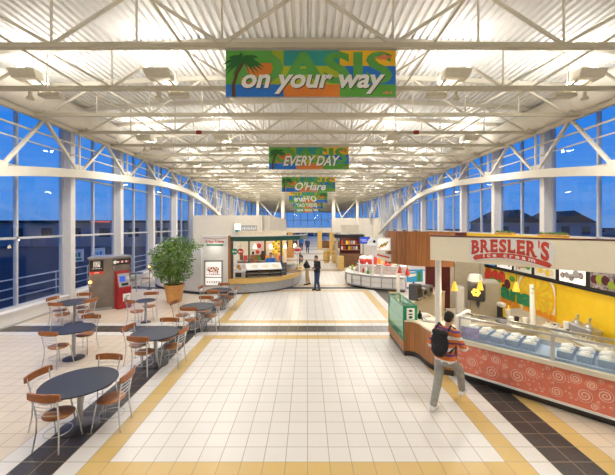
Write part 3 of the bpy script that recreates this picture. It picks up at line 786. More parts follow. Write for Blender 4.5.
# ================================================================== POTTED PLANT
PX, PY = -5.68, 13.9
t = thing('potted_plant', 'large leafy green plant in a terracotta pot by the curved white wall', 'plant', (PX, PY, 0))
part(t, 'pot', MB().lathe([(0, 0), (.27, 0), (.29, .02), (.385, .64), (.42, .65), (.43, .76), (.40, .77), (.385, .70), (0, .70)], (PX, PY, 0), 32), 'terracotta', 35)
part(t, 'soil', MB().lathe([(0, .72), (.384, .715)], (PX, PY, 0), 24), 'soil')
rnd = random.Random(11); tips = []
mb = MB()
for k in range(13):
    a = 2*pi*k/13; b = rnd.uniform(.25, .75); q0 = (PX+.16*cos(a), PY+.16*sin(a), .68); h = rnd.uniform(1.7, 2.6)
    q2 = (PX+b*cos(a), PY+b*sin(a), h); q1 = ((q0[0]*.7+q2[0]*.3), (q0[1]*.7+q2[1]*.3), .68+(h-.68)*.55)
    mb.tube([q0, q1, q2], [.022, .015, .006], 6); tips.append((q0, q1, q2))
part(t, 'stem', mb, 'bark', 1)
mb = MB()
lobes = [(-.05, 0, 1.85, .80, .75), (-.35, 0, 1.55, .62, .55), (.2, 0, 2.35, .55, .5), (.72, .1, 2.42, .42, .22), (.25, -.1, 1.35, .55, .42), (-.68, 0, 2.1, .34, .25), (-.2, 0, 2.5, .42, .3), (0, -.1, 1.0, .48, .22), (-.95, 0, 2.05, .2, .1), (-.5, .1, 1.15, .3, .3)]
wts = [l[3]*l[3]*l[4] for l in lobes]
for k in range(5200):
    l = rnd.choices(lobes, wts)[0]
    while True:
        v = Vector((rnd.uniform(-1, 1), rnd.uniform(-1, 1), rnd.uniform(-1, 1)))
        if .25 < v.length < 1: break
    c = Vector((PX+l[0]+v.x*l[3], PY+l[1]+v.y*l[3], l[2]+v.z*l[4]))
    if c.z < .82: continue
    d = Vector((v.x+rnd.gauss(0, .6), v.y+rnd.gauss(0, .6), -.35+rnd.gauss(0, .5))).normalized()
    s_ = d.cross(Vector((rnd.gauss(0, 1), rnd.gauss(0, 1), rnd.gauss(0, 1)))).normalized(); Lf = rnd.uniform(.09, .17); w = Lf*.17
    mb.add([c, c+d*Lf*.45+s_*w, c+d*Lf, c+d*Lf*.45-s_*w], [(0, 1, 2, 3)])
part(t, 'foliage', mb, 'leaf')

# ================================================================== DOUGHNUT COUNTER (left island)
mb = MB(); path = [(-4.98, 15.52), (-5.6, 15.75), (-6.3, 16.1), (-7.0, 16.55), (-7.6, 17.05), (-8.1, 17.7), (-8.5, 18.6), (-8.8, 19.8)]
mb.mat(0).wall(path[::-1], -.15, .12, 2.16); mb.mat(1).wall(path[::-1], -.16, 0, .12)
struct('wall_curved', mb, ['white', 'kick'], 20)
t = thing('sign_panel', 'tall white end panel with a bow shaped red and green sign', 'panel', (-4.4, 15.55, 0))
part(t, 'body', MB().b2(-5.0, -3.78, 15.5, 15.75, .12, 2.78), 'white'); part(t, 'kickplate', MB().b2(-4.99, -3.79, 15.49, 15.76, 0, .12), 'kick')
part(t, 'edge_trim', MB().b2(-3.78, -3.66, 15.49, 15.8, 0, 2.78), 'counterwood')
fr = frame((-5.0, 15.5, 0), (1, 0, 0))
s = part(t, 'brand_sign', MB().flat([(.05, 2.66), (.12, 2.68), (.6, 2.62), (1.08, 2.68), (1.15, 2.66), (1.08, 2.42), (1.0, 2.30), (.2, 2.30), (.12, 2.42)], fr, 0, .02), 'signwhite')
part(s, 'border', MB().flat([(.05, 2.66), (.12, 2.68), (.6, 2.62), (1.08, 2.68), (1.15, 2.66), (1.14, 2.635), (1.08, 2.655), (.6, 2.595), (.12, 2.655), (.06, 2.635)], fr, .02, .004), 'red')
part(s, 'lettering', MB().text('Krispy Kreme', fr, .16, 2.44, .125, .02, .03, .1, .86), 'red')
part(s, 'green_base', MB().rect(.20, 1.0, 2.29, 2.37, fr, .02, .006), 'kgreen')
for k in range(12): s_ = None
p = part(t, 'poster_case', MB().rect(.10, .98, .36, 1.60, fr, 0, .05), 'gmetal')
part(p, 'poster', MB().rect(.17, .91, .82, 1.53, fr, .05, .004).rect(.17, .91, .43, .77, fr, .05, .004), 'litwhite', label='backlit white poster')
rnd = random.Random(5); mb = MB()
for k in range(16): mb.mat(k % 3).disc(.28+.033*k, 1.16+.10*sin(k*1.7), .05, fr, .054+.0003*k, .002, 12)
for k in range(7): mb.mat(2).rect(.24+.09*k, .30+.09*k, .92, .97+.02*(k % 2), fr, .054, .002)
for k in range(6): mb.mat(3).disc(.26+.11*k, .58, .045, fr, .054, .002, 12)
part(p, 'poster_print', mb, ['donut', 'pinkish', 'red', 'taupe'])
lamp(t, 'AREA', (-4.4, 15.2, 2.2), 1.5, (1, .93, .85), .5, (radians(60), 0, 0))

# ---- island
OUT = [(-3.70, 15.32), (-2.9, 15.45), (-2.07, 15.8), (-1.55, 16.1), (-1.2, 16.45), (-.7, 17.2), (-.38, 18.3), (-.28, 19.6), (-.45, 20.9)]
def inset(path, d):
    r = []
    for i, (x, y) in enumerate(path):
        a = path[max(i-1, 0)]; b = path[min(i+1, len(path)-1)]; v = Vector((b[0]-a[0], b[1]-a[1])).normalized()
        r.append((x-v.y*d, y+v.x*d))
    return r
t = thing('food_counter', 'curved doughnut shop counter with honey wood band and grey base', 'counter', (-2.0, 17, 0))
mb = MB().mat(0).wall(inset(OUT, .10), .5, .06, .5); part(t, 'base', mb, 'grey', 20)
mb = MB()
for i, p in enumerate(inset(OUT, .093)[1:-1]): mb.box((p[0], p[1], .28), (.02, .02, .44), rz=.3*i)
part(t, 'panel_joint', mb, 'gmetal')
part(t, 'kickplate', MB().wall(inset(OUT, .14), .4, 0, .06), 'kick', 20)
part(t, 'counter_band', MB().wall(OUT, .06, .50, .72), 'honey', 20)
part(t, 'countertop', MB().wall(inset(OUT, .06), .75, .68, .72), 'honey', 20)
CAN = [(-3.72, 15.5)]+[(x+.28*(i > 3), y+.1) for i, (x, y) in enumerate(OUT[1:-1])]
t = thing('canopy', 'dark green curved canopy rail over the doughnut counter on posts', 'canopy', (-2, 17, 0))
part(t, 'fascia', MB().wall(CAN, .10, 2.50, 2.72), 'green', 20)
part(t, 'light_strip', MB().wall(inset(CAN, .02), .10, 2.72, 2.76), 'signwhite', 20)
for x, y in ((-3.6, 15.6), (-1.35, 16.75), (-.45, 19.2), (-3.5, 19.5)):
    part(t, 'post', MB().b2(x-.05, x+.05, y-.05, y+.05, .72 if y < 19.3 else 0, 2.55), 'dmetal')
mb = MB()
for i in range(len(CAN)-1): pass
mb.bar((-3.5, 19.5, 2.55), (-.4, 19.2, 2.55), .08)
part(t, 'cross_rail', mb, 'green')
# display case on the counter
def orient(px, py, rz):
    R = Matrix.Rotation(rz, 3, 'Z'); c = Vector((px, py, 0)); return lambda x, y, z: tuple(R@Vector((x, y, z))+c)
def obox(mb, Q, x0, x1, y0, y1, z0, z1, tilt=None):
    vs = [Q(a, b, c) for a in (x0, x1) for b in (y0, y1) for c in (z0, z1)]
    return mb.add(vs, [(0, 1, 3, 2), (4, 6, 7, 5), (0, 4, 5, 1), (2, 3, 7, 6), (0, 2, 6, 4), (1, 5, 7, 3)])
Q = orient(-2.15, 16.15, radians(15))
t = thing('display_case', 'long dark tiered doughnut display case on the honey counter', 'display case', (-2.15, 16.15, .72))
mb = MB()
for z in (.74, .90, 1.06): obox(mb, Q, -.85, .85, -.25+(z-.74)*.5, .28, z, z+.025)
part(t, 'shelf', mb, 'gmetal')
mb = MB()
for x in (-.85, -.28, .28, .83): obox(mb, Q, x, x+.025, -.2, .28, .72, 1.1)
obox(mb, Q, -.85, .85, .27, .29, .72, 1.35); part(t, 'case_frame', mb, 'dmetal')
mb = MB(); vs = [Q(-.87, -.22, 1.10), Q(.87, -.22, 1.10), Q(.87, .30, 1.36), Q(-.87, .30, 1.36), Q(-.87, -.22, 1.12), Q(.87, -.22, 1.12), Q(.87, .30, 1.38), Q(-.87, .30, 1.38)]
part(t, 'sloped_top', mb.add(vs, [(3, 2, 1, 0), (4, 5, 6, 7), (0, 1, 5, 4), (1, 2, 6, 5), (2, 3, 7, 6), (3, 0, 4, 7)]), 'signwhite')
mb = MB(); k = 0
for x in (-.62, -.1, .42):
    v = [Q(x, -.12, 1.171), Q(x+.3, -.12, 1.171), Q(x+.3, .14, 1.301), Q(x, .14, 1.301)]; mb.add(v, [(0, 1, 2, 3)])
part(t, 'price_card', mb, 'parchment')
mb = MB(); rnd = random.Random(8)
for z in (.78, .94):
    for i in range(18):
        c = Q(-.78+.09*i, -.08+(z-.74)*.5, z+.015); mb.tube([(c[0]+.03*cos(q*pi/4), c[1]+.03*sin(q*pi/4), c[2]) for q in range(8)], .014, 5, closed=True)
part(t, 'doughnuts', mb, 'donut', 1).__setitem__('kind', 'stuff')
Q = orient(-3.25, 15.85, 0)
t = thing('microwave', 'small silver microwave at the left end of the doughnut counter', 'microwave', (-3.25, 15.85, .72))
mb = MB(); obox(mb, Q, -.27, .27, -.18, .18, .73, 1.03); part(t, 'body', mb, 'chrome')
mb = MB(); obox(mb, Q, -.22, .08, -.186, -.178, .77, .98); part(t, 'door', mb, 'black')
mb = MB(); obox(mb, Q, .12, .23, -.186, -.178, .77, .98); part(t, 'keypad', mb, 'grey')
mb = MB(); mb.mat(0); obox(mb, Q, -.24, .26, .02, .05, 1.03, 1.42); fr = frame(Q(-.24, .02, 1.03), (1, 0, 0)); mb.mat(1).disc(.13, .22, .1, fr, .001, .003).disc(.2, .12, .07, fr, .0035, .003); mb.mat(2).rect(.28, .46, .1, .3, fr, .001, .003)
solo('counter_sign', mb, ['signwhite', 'donut', 'pinkish'], 'white picture sign standing on the silver microwave', 'sign')
Q = orient(-.95, 17.55, radians(52))
t = thing('display_case', 'low silver display case at the rounded end of the doughnut counter', 'display case', (-.95, 17.55, .72))
mb = MB(); obox(mb, Q, -.7, .7, -.22, .25, .73, .80); obox(mb, Q, -.7, .7, .2, .25, .8, 1.15); part(t, 'body', mb, 'chrome')
mb = MB(); obox(mb, Q, -.7, .7, -.22, -.21, .80, 1.1); obox(mb, Q, -.7, .7, -.21, .2, 1.1, 1.11); part(t, 'glass_cover', mb, 'clear')
mb = MB()
for i in range(6):
    for j in range(2): c = Q(-.55+.22*i, -.08+.16*j, .82); mb.ball(c, (.07, .06, .035), 8, 5)
part(t, 'pastries', mb, 'donut', 1).__setitem__('kind', 'stuff')
t = thing('card_rack', 'dark upright rack between the two doughnut cases', 'rack', (-1.25, 16.75, .72))
part(t, 'body', MB().box((-1.22, 16.65, 1.05), (.26, .2, .64), rz=.5), 'dmetal')
part(t, 'shelf', MB().box((-1.26, 16.56, 1.1), (.2, .12, .02), rz=.5).box((-1.26, 16.56, .92), (.2, .12, .02), rz=.5), 'gmetal')
for x, m, w in ((-3.45, 'emerald', 'round dark green sign hanging at the left end of the green canopy'), (-3.17, 'red', 'round red sign hanging beside the round green sign under the canopy')):
    t = thing('round_sign', w, 'sign', (x, 15.45, 2.0)); fr = frame((x, 15.45, 2.02), (1, 0, 0))
    part(t, 'disc', MB().disc(0, 0, .145, fr, 0, .02, 24), m)
    part(t, 'lettering', MB().rect(-.09, -.01, -.03, .04, fr, .02, .003).rect(.01, .09, -.03, .03, fr, .02, .003), 'signwhite')
    part(t, 'hanger', MB().tube([(x, 15.46, 2.16), (x, 15.50, 2.52)], .008, 6), 'gmetal')
t = thing('round_sign', 'round white and red sign above the end of the doughnut counter', 'sign', (-.56, 18.0, 1.75)); fr = frame((-.56, 18.0, 1.9), (1, 0, 0))
part(t, 'disc', MB().disc(0, 0, .22, fr, 0, .02, 24), 'signwhite'); part(t, 'band', MB().disc(0, .0, .21, fr, .02, .003, 24, .075), 'red'); part(t, 'rim', MB().tube([(-.56+.22*cos(pi*k/12), 17.99, 1.9+.22*sin(pi*k/12)) for k in range(24)], .018, 6, closed=True), 'red', 1)
part(t, 'stem', MB().tube([(-.56, 18.02, .73), (-.56, 18.02, 1.7)], .015, 6), 'gmetal')
# back wall of the stall with equipment
mb = MB(); mb.mat(0).b2(-4.6, -1.4, 21.6, 21.8, 0, 2.9)
struct('wall_stall', mb, 'parchment')
fr = frame((-4.6, 21.6, 0), (1, 0, 0))
t = thing('menu_board', 'bright yellow menu board on the doughnut stall back wall', 'menu board', (-1.9, 21.58, 1.2))
part(t, 'board', MB().rect(2.25, 3.0, 1.25, 2.35, fr, .01, .04), 'yellow')
mb = MB(); rnd = random.Random(4)
for r_ in range(6):
    for c_ in range(4): mb.mat((r_+c_) % 3).rect(2.29+.175*c_, 2.29+.175*c_+rnd.uniform(.08, .15), 1.32+.17*r_, 1.32+.17*r_+.07, fr, .05, .004)
part(t, 'menu_print', mb, ['black', 'bn_olive', 'signwhite'])
t = thing('wall_mural', 'brown and red round topped picture on the doughnut stall wall', 'picture', (-3.1, 21.58, .9))
part(t, 'panel', MB().flat([(1.15, 1.0), (1.75, 1.0), (1.75, 2.1), (1.65, 2.25), (1.3, 2.28), (1.15, 2.1)], fr, .01, .03), 'pinkish')
part(t, 'frame', MB().rect(1.72, 1.85, 1.0, 2.3, fr, .01, .04), 'pad')
part(t, 'picture_print', MB().disc(1.4, 1.9, .16, fr, .041, .003).disc(1.3, 1.5, .13, fr, .041, .003).disc(1.55, 1.25, .12, fr, .041, .003), 'red')
t = thing('back_shelf', 'cluttered equipment shelf along the doughnut stall back wall', 'shelf', (-3.1, 21.2, 0))
part(t, 'cabinet', MB().b2(-4.5, -1.6, 20.9, 21.55, 0, .95), 'pad'); part(t, 'countertop', MB().b2(-4.52, -1.58, 20.85, 21.57, .95, 1.0), 'chrome')
rnd = random.Random(21); nm = ['tall brown jar', 'red box', 'white tub', 'grey urn', 'green jar', 'black brewer', 'orange carton', 'white cup stack', 'brown canister', 'red canister']
ms = ['pad', 'red', 'signwhite', 'chrome', 'lime', 'black', 'orange', 'white', 'donut', 'berry']
for k in range(10):
    x = -4.3+.28*k; h = (.5, .3, .25, .55, .35, .6, .3, .4, .45, .3)[k]; mb = MB()
    if k in (1, 5, 6): mb.bbox((x, 21.2, 1.0+h/2), (.2, .22, h), .012)
    else: mb.lathe([(0, 1.0), (.09, 1.0), (.1, 1.05), (.1, 1.0+h*.75), (.06, 1.0+h*.9), (.06, 1.0+h), (0, 1.0+h)], (x, 21.2, 0), 14)
    solo('container', mb, ms[k], nm[k]+' on the shelf behind the doughnut counter, %s from the left' % nth(k+1), 'container', 'containers on the back shelf', 30)
for k, (x, y) in enumerate(((-3.0, 18.6), (-2.1, 18.7), (-1.3, 18.9), (-.75, 19.4))):
    t = thing('pendant_lamp', 'small glowing pendant over the doughnut counter, %s from the left' % nth(k+1), 'pendant lamp', (x, y, 1.95), 0, 'pendants over the doughnut counter')
    part(t, 'lamp_shade', MB().lathe([(.09, 1.95), (.05, 2.12), (.02, 2.17), (0, 2.17)], (x, y, 0), 14), 'bulb', 1)
    part(t, 'cord', MB().tube([(x, y, 2.17), (x, 19.71, 6.99)], .005, 5), 'steel')
    lamp(t, 'POINT', (x, y, 1.85), 28*SHOP_W, (1, .78, .5), .09)

# white blocks above and behind the left stalls
struct('wall_block_left', MB().b2(-9.15, -3.0, 26, 46, 0, 4.05).b2(-5.7, -3.55, 25.4, 26, 2.75, 4.0), 'plaster')
struct('wall_block_right', MB().b2(4.7, 6.0, 30, 46, 0, 3.3), 'plaster')
fr = frame((-5.7, 25.4, 2.75), (1, 0, 0))
t = thing('shop_sign', 'pale grey lettered sign with a lit teal square above the green canopy', 'sign', (-4.5, 25.35, 2.75))
part(t, 'board', MB().rect(.55, 1.75, .06, .50, fr, 0, .04), 'grey')
mb = MB()
for k in range(8): mb.rect(.62+.14*k, .70+.14*k, .16, .34+.06*(k % 2), fr, .04, .006)
part(t, 'lettering', mb, 'signwhite')
part(t, 'lit_square', MB().rect(.04, .50, .0, .62, fr, 0, .08), 'litwhite'); part(t, 'lit_band', MB().rect(.06, .48, -.0, .16, fr, .08, .005), 'bn_teal')
t = thing('shop_sign', 'dark red sign strip below the beige wall beyond the doughnut stall', 'sign', (-2.2, 25.9, 2.4))
part(t, 'board', MB().b2(-3.0, -1.85, 25.8, 25.95, 2.48, 2.70), 'maroon'); part(t, 'lettering', MB().b2(-2.6, -2.25, 25.79, 25.8, 2.54, 2.63), 'taupe')
part(t, 'post', MB().b2(-1.95, -1.87, 25.82, 25.92, 0, 2.5), 'dmetal')

# ================================================================== WHITE FACETED KIOSK (right, middle distance)
KP = [(2.75, 20.2), (2.2, 19.0), (2.12, 17.9), (2.35, 17.3), (3.19, 16.5), (4.7, 15.85)]
t = thing('snack_kiosk', 'white faceted snack kiosk with grey rails in front of the brown curved fascia', 'kiosk', (3.4, 18, 0))
part(t, 'body', MB().wall(inset(KP, .03), .3, .10, .64), 'white'); part(t, 'kickplate', MB().wall(inset(KP, .08), .3, 0, .10), 'kick')
part(t, 'top_rail', MB().wall(KP, .12, .63, .71), 'gmetal'); part(t, 'bottom_rail', MB().wall(KP, .08, .09, .15), 'gmetal')
def along(path, step):
    out = []
    for a, b in zip(path, path[1:]):
        L = sqrt((b[0]-a[0])**2+(b[1]-a[1])**2); n = max(1, round(L/step))
        for i in range(n): out.append(((a[0]+(b[0]-a[0])*i/n, a[1]+(b[1]-a[1])*i/n), atan2(b[1]-a[1], b[0]-a[0])))
    return out
for (x, y), a in along(KP, .55): part(t, 'panel_post', MB().box((x, y, .38), (.035, .05, .52), rz=a), 'gmetal')
mb = MB()
for (x, y), a in along(KP[3:], .05):
    for k in range(2):
        R_ = Matrix.Rotation(a, 3, 'Z'); c = Vector((x, y, .36+.045*k))+R_@Vector((.02*k, .026, 0)); mb.box(c, (.02, .012, .02), rz=a)
part(t, 'dotted_trim', mb, 'taupe')
part(t, 'countertop', MB().wall(inset(KP, .12), .6, .60, .70), 'white')
part(t, 'inner_case', MB().wall(inset(KP[2:], .72), .5, 0, 1.12), 'pinkish'); part(t, 'inner_top', MB().wall(inset(KP[2:], .68), .6, 1.12, 1.17), 'signwhite')
mb = MB().wall(inset(KP[2:], .30), .012, .70, 1.15); part(t, 'sneeze_guard', mb, 'clear')
for p in ((2.72, 17.2), (3.33, 16.62), (3.75, 16.5)):
    part(t, 'post', MB().tube([(p[0], p[1], .7), (p[0], p[1], 1.45 if p[0] != 3.33 else 2.3)], .05 if p[0] == 3.33 else .035, 10), 'white', 1)
t2 = thing('light_box_sign', 'white arched bar sign on a post above the snack kiosk', 'sign', (3.33, 16.6, 2.2))
part(t2, 'bar', MB().bbox((3.33, 16.6, 2.24), (.66, .16, .16), .03), 'signwhite')
part(t2, 'arch', MB().flat([(-.28, 0)]+[(-.28*cos(pi*k/10), .32*sin(pi*k/10)) for k in range(11)], frame((3.33, 16.55, 2.32), (1, 0, 0)), -.1, .1), 'signwhite'); part(t2, 'opening', MB().disc(.06, .12, .07, frame((3.33, 16.55, 2.32), (1, 0, 0)), 0, .004), 'black')
frk = frame((1.99, 9.30, 0), (1, 0, 0))
t2 = thing('light_box_sign', 'upper backlit white food sign box at the left end of the brown curved fascia', 'sign', (2.24, 9.4, 2.54))
part(t2, 'case', MB().flat([(0, 2.57), (.12, 2.54), (.50, 2.55), (.50, 2.88), (.46, 2.92), (0, 2.90)], frk, -.22, .22), 'signwhite')
mb = MB().flat([(.02, 2.59), (.12, 2.565), (.36, 2.57), (.36, 2.89), (.02, 2.88)], frk, 0, .006); part(t2, 'sign_face', mb, 'litwhite')
mb = MB(); rnd = random.Random(2)
for k in range(9): mb.mat(k % 3).disc(.06+.028*k, 2.63+.03*(k % 3)+.012*k, .03, frk, .006+.0004*k, .003, 10)
part(t2, 'food_print', mb, ['orange', 'donut', 'bn_olive'])
part(t2, 'bracket', MB().b2(2.30, 2.42, 9.40, 9.46, 2.62, 2.68), 'gmetal')
t2 = thing('light_box_sign', 'lower slanted white food sign box at the left end of the brown curved fascia', 'sign', (2.24, 9.4, 2.2))
part(t2, 'case', MB().flat([(-.03, 2.36), (.30, 2.24), (.50, 2.22), (.50, 2.42), (.22, 2.46), (-.03, 2.53)], frk, -.22, .22), 'signwhite')
mb = MB()
for k in range(8): mb.disc(.02+.042*k, 2.43-.011*k, .026, frk, .001+.0004*k, .004, 10)
part(t2, 'food_print', mb, 'berry'); part(t2, 'bracket', MB().b2(2.30, 2.42, 9.40, 9.46, 2.30, 2.36), 'gmetal')
cases = random.Random(77)
for k in range(6):
    x = 3.62+.19*k; h = (.5, .34, .62, .4, .55, .3)[k]
    solo('popcorn_box', MB().bbox((x, 17.35, 1.17+h/2), (.14, .16, h), .01), ('berry', 'orange', 'honey', 'red', 'pad', 'donut')[k], '%s snack carton on the inner counter of the white kiosk, %s from the left' % (('dark red', 'orange', 'tan', 'red', 'brown', 'golden')[k], nth(k+1)), 'carton', 'cartons on the snack kiosk')
for i, (x, y, w) in enumerate(((3.02, 17.75, 'left'), (3.42, 17.55, 'right'))):
    t2 = thing('candy_bin', 'big red domed bin with white lid on the snack kiosk, %s one of two' % w, 'bin', (x, y, 1.12))
    part(t2, 'bowl', MB().lathe([(0, 1.175), (.14, 1.175), (.24, 1.32), (.24, 1.40), (.20, 1.46), (0, 1.46)], (x, y, 0), 20), 'red', 1); part(t2, 'lid', MB().lathe([(.21, 1.46), (.21, 1.54), (.12, 1.60), (0, 1.61)], (x, y, 0), 20), 'signwhite', 30)
rnd = random.Random(31)
for k in range(9):
    x = 2.5+.09*k+rnd.uniform(-.03, .03); y = 18.9-.21*k; h = rnd.uniform(.18, .34); mb = MB()
    mb.lathe([(0, .70), (.07, .70), (.08, .74), (.075, .70+h*.8), (.04, .70+h), (0, .70+h)], (x, y, 0), 12)
    solo('snack_jar', mb, ('signwhite', 'bn_lime', 'white', 'pinkish', 'chrome', 'lemon', 'berry', 'signwhite', 'lime')[k], '%s snack jar on the white snack kiosk, %s from the back' % (('white', 'yellow green', 'pale', 'pink', 'silver', 'yellow', 'red', 'white', 'green')[k], nth(k+1)), 'jar', 'jars on the snack kiosk', 30)
for k in range(3):
    x = 3.75+.42*k
    solo('food_tray', MB().bbox((x, 16.95, 1.20), (.34, .3, .06), .01), ('photo', 'red', 'taupe')[k], '%s food tray on the snack kiosk inner counter' % ('grey', 'red', 'brown')[k], 'tray', 'trays on the snack kiosk')
t2 = thing('monitor', 'blue lit screen hanging beyond the snack kiosk', 'screen', (3.8, 21.5, 2.1))
part(t2, 'case', MB().b2(3.42, 4.12, 21.5, 21.6, 2.05, 2.50), 'black'); part(t2, 'screen', MB().b2(3.45, 4.09, 21.485, 21.5, 2.08, 2.47), 'screen'); part(t2, 'screen_text', MB().b2(3.5, 3.9, 21.48, 21.485, 2.27, 2.32).b2(3.6, 3.95, 21.48, 21.485, 2.19, 2.22), 'signwhite')
part(t2, 'hanger', MB().tube([(3.77, 21.6, 2.4), (3.77, 21.85, 2.7), (3.77, 21.85, 7.0)], .012, 6), 'steel')
lamp(t2, 'AREA', (3.9, 17.4, 2.5), 80*SHOP_W, (1, .9, .78), 1.6, (0, 0, 0))

# ================================================================== FAR STALLS
t = thing('far_kiosk', 'dark roofed brown kiosk in the distance right of the aisle', 'kiosk', (3.0, 26, 0))
part(t, 'roof', MB().prism([(2.1, 25.2), (4.4, 25.0), (4.6, 27.5), (2.2, 27.5)], 2.28, 2.55), 'black')
part(t, 'counter', MB().prism([(2.5, 25.3), (4.3, 25.2), (4.3, 25.9), (2.5, 25.9)], 0, 1.0), 'pad'); part(t, 'back_wall', MB().b2(2.7, 4.4, 27.1, 27.3, 0, 2.28), 'maroon')
for x, y in ((2.3, 25.4), (4.3, 25.2), (2.4, 27.3)): part(t, 'post', MB().b2(x-.06, x+.06, y-.06, y+.06, 0, 2.3), 'taupe')
part(t, 'shelf', MB().b2(2.8, 4.3, 26.8, 27.1, 1.2, 1.25).b2(2.8, 4.3, 26.8, 27.1, 1.65, 1.7), 'counterwood')
rnd = random.Random(13)
for k in range(14):
    x = 2.85+.2*(k % 7); z = 1.25 if k < 7 else 1.7
    solo('shelf_goods', MB().bbox((x, 26.95, z+.14), (.14, .14, .28), .01), ('signwhite', 'berry', 'navy', 'lemon', 'donut', 'lavender')[k % 6], '%s packet on the %s shelf of the dark roofed kiosk, %s from the left' % (('white', 'red', 'navy', 'yellow', 'brown', 'violet')[k % 6], 'lower' if k < 7 else 'upper', nth(k % 7+1)), 'packet', 'packets in the dark roofed kiosk')
lamp(t, 'POINT', (3.2, 26.2, 2.1), 40*SHOP_W, (1, .75, .45), .1)
solo('wood_counter', MB().bbox((2.48, 24.4, .48), (.44, .5, .96), .01), 'honey', 'tall honey wood cabinet end standing by the aisle before the dark roofed kiosk', 'cabinet')
for k, (x, y) in enumerate(((1.66, 28.4), (2.36, 27.9))):
    t = thing('wooden_barrel', 'brown barrel shaped stand by the aisle, %s one' % ('left', 'right')[k], 'barrel', (x, y, 0))
    part(t, 'body', MB().lathe([(0, 0), (.22, 0), (.30, .3), (.32, .55), (.28, .85), (.22, 1.1), (0, 1.1)], (x, y, 0), 20), 'honey', 1)
    for z, r in ((.2, .285), (.85, .29)): part(t, 'hoop', MB().tube([(x+r*cos(pi*q/10), y+r*sin(pi*q/10), z) for q in range(20)], .018, 6, closed=True), 'pad', 1)
for k, (x, y, w) in enumerate(((2.62, 35, .5), (1.65, 44, .6), (-1.9, 36, .5))):
    solo('wood_post', MB().bbox((x, y, 1.25), (w, w, 2.5), .02), 'honey', 'square honey wood pillar in the distance, %s' % ('right of the aisle behind the barrels', 'right of the aisle near the portal', 'left of the aisle behind the doughnut stall')[k], 'pillar', 'far wood pillars')
for k, (x0, x1, y, m, w) in enumerate(((-6.5, -1.5, 47.5, 'maroon', 'dark red'), (1.9, 6.5, 46.5, 'pad', 'brown'), (-2.9, -1.4, 33, 'donut', 'tan'))):
    t = thing('shop_stall', '%s stall in the far distance %s of the aisle' % (w, 'right' if x0 > 0 else 'left'), 'stall', ((x0+x1)/2, y, 0))
    part(t, 'counter', MB().b2(x0, x1, y-.3, y+.3, 0, 1.0), m); part(t, 'sign_beam', MB().b2(x0, x1, y-.1, y+.1, 1.85, 2.08), 'navy' if k != 2 else 'pad')
    for x in (x0+.06, x1-.06): part(t, 'post', MB().b2(x-.06, x+.06, y-.06, y+.06, 0, 1.9), 'dmetal')
    lamp(t, 'POINT', ((x0+x1)/2, y-.8, 1.7), 30*SHOP_W, (1, .75, .5), .1)

# ================================================================== WOOD STALL WITH CURVED FASCIA
DP = [(2.33, 9.75), (2.36, 9.4), (2.46, 9.02), (2.63, 8.74), (2.85, 8.56), (3.1, 8.46), (3.4, 8.41), (3.8, 8.40)]
t = thing('curved_fascia', 'large curved brown wood fascia over the wooden stall', 'fascia', (2.9, 8.8, 2.2))
part(t, 'wood_face', MB().wall(DP, .09, 2.2, 3.11), 'drum', 25)
mb = MB()
for (x, y) in inset(DP, -.003)[1:-1]: mb.box((x, y, 2.655), (.012, .012, .90))
part(t, 'panel_joint', mb, 'pad')
part(t, 'soffit', MB().prism(inset(DP, .05)+[(4.2, 9.2), (4.2, 10.9), (2.6, 10.9)], 2.24, 2.29), 'plaster')
lamp(t, 'AREA', (3.4, 9.6, 2.22), 16*SHOP_W, (1, .88, .7), .8, (0, 0, 0), size_y=.3)  # fill lamp without a fixture, added to brighten the stall
for x, y, z0, lab in ((3.04, 7.58, .90, 'pale metal pole standing on the curved wooden counter near the ice cream case'), (2.99, 10.75, .90, 'grey metal pole standing at the far end of the wooden stall')):
    t = thing('support_pole', lab, 'pole', (x, y, z0))
    part(t, 'pole', MB().tube([(x, y, z0), (x, y, 2.24 if y > 8 else 2.49)], .068 if y < 8 else .055, 16), 'column', 1)
    part(t, 'collar', MB().lathe([(.10, z0), (.10, z0+.02), (.07, z0+.03)], (x, y, 0), 16), 'chrome', 30)
CP = [(2.44, 8.16), (2.56, 8.16), (2.67, 8.08), (2.73, 7.92), (2.745, 7.7), (2.78, 7.47), (2.86, 7.26), (2.99, 7.12), (3.16, 7.04)]
t = thing('curved_counter', 'S curved wooden counter with cream top beside the ice cream case', 'counter', (2.8, 7.8, 0))
part(t, 'wood_face', MB().wall(CP, .06, .13, .86), 'counterwood', 25); part(t, 'kickplate', MB().wall(inset(CP, .02), .06, 0, .13), 'kick', 25)
part(t, 'countertop', MB().prism([(x-.02, y-.01) for x, y in CP]+[(3.62, 7.5), (3.42, 7.9), (3.3, 8.3), (3.25, 8.85), (2.76, 8.85), (2.76, 8.16)], .86, .90), 'cream')
part(t, 'back_panel', MB().wall([(3.25, 8.85), (3.3, 8.3), (3.42, 7.9), (3.6, 7.52)], .03, .1, .86), 'cream')
t = thing('glass_display', 'green edged glass display case on a wood base at the aisle corner of the stall', 'display case', (2.58, 8.9, 0))
part(t, 'base', MB().b2(2.40, 2.75, 8.165, 9.67, .13, .38), 'counterwood'); part(t, 'kickplate', MB().b2(2.43, 2.74, 8.2, 9.66, 0, .13), 'kick')
mb = MB()
for x in (2.41, 2.74):
    for y in (8.18, 9.66): mb.b2(x-.014, x+.014, y-.014, y+.014, .38, 1.25)
    for z in (.39, 1.24): mb.b2(x-.014, x+.014, 8.18, 9.66, z-.014, z+.014)
for y in (8.18, 9.66):
    for z in (.39, 1.24): mb.b2(2.41, 2.74, y-.014, y+.014, z-.014, z+.014)
part(t, 'case_frame', mb, 'emerald')
part(t, 'glass_panel', MB().b2(2.404, 2.412, 8.19, 9.65, .39, 1.24).b2(2.735, 2.743, 8.19, 9.65, .39, 1.24).b2(2.42, 2.74, 8.19, 9.65, 1.236, 1.244).b2(2.42, 2.74, 9.655, 9.663, .39, 1.24), 'gglass')
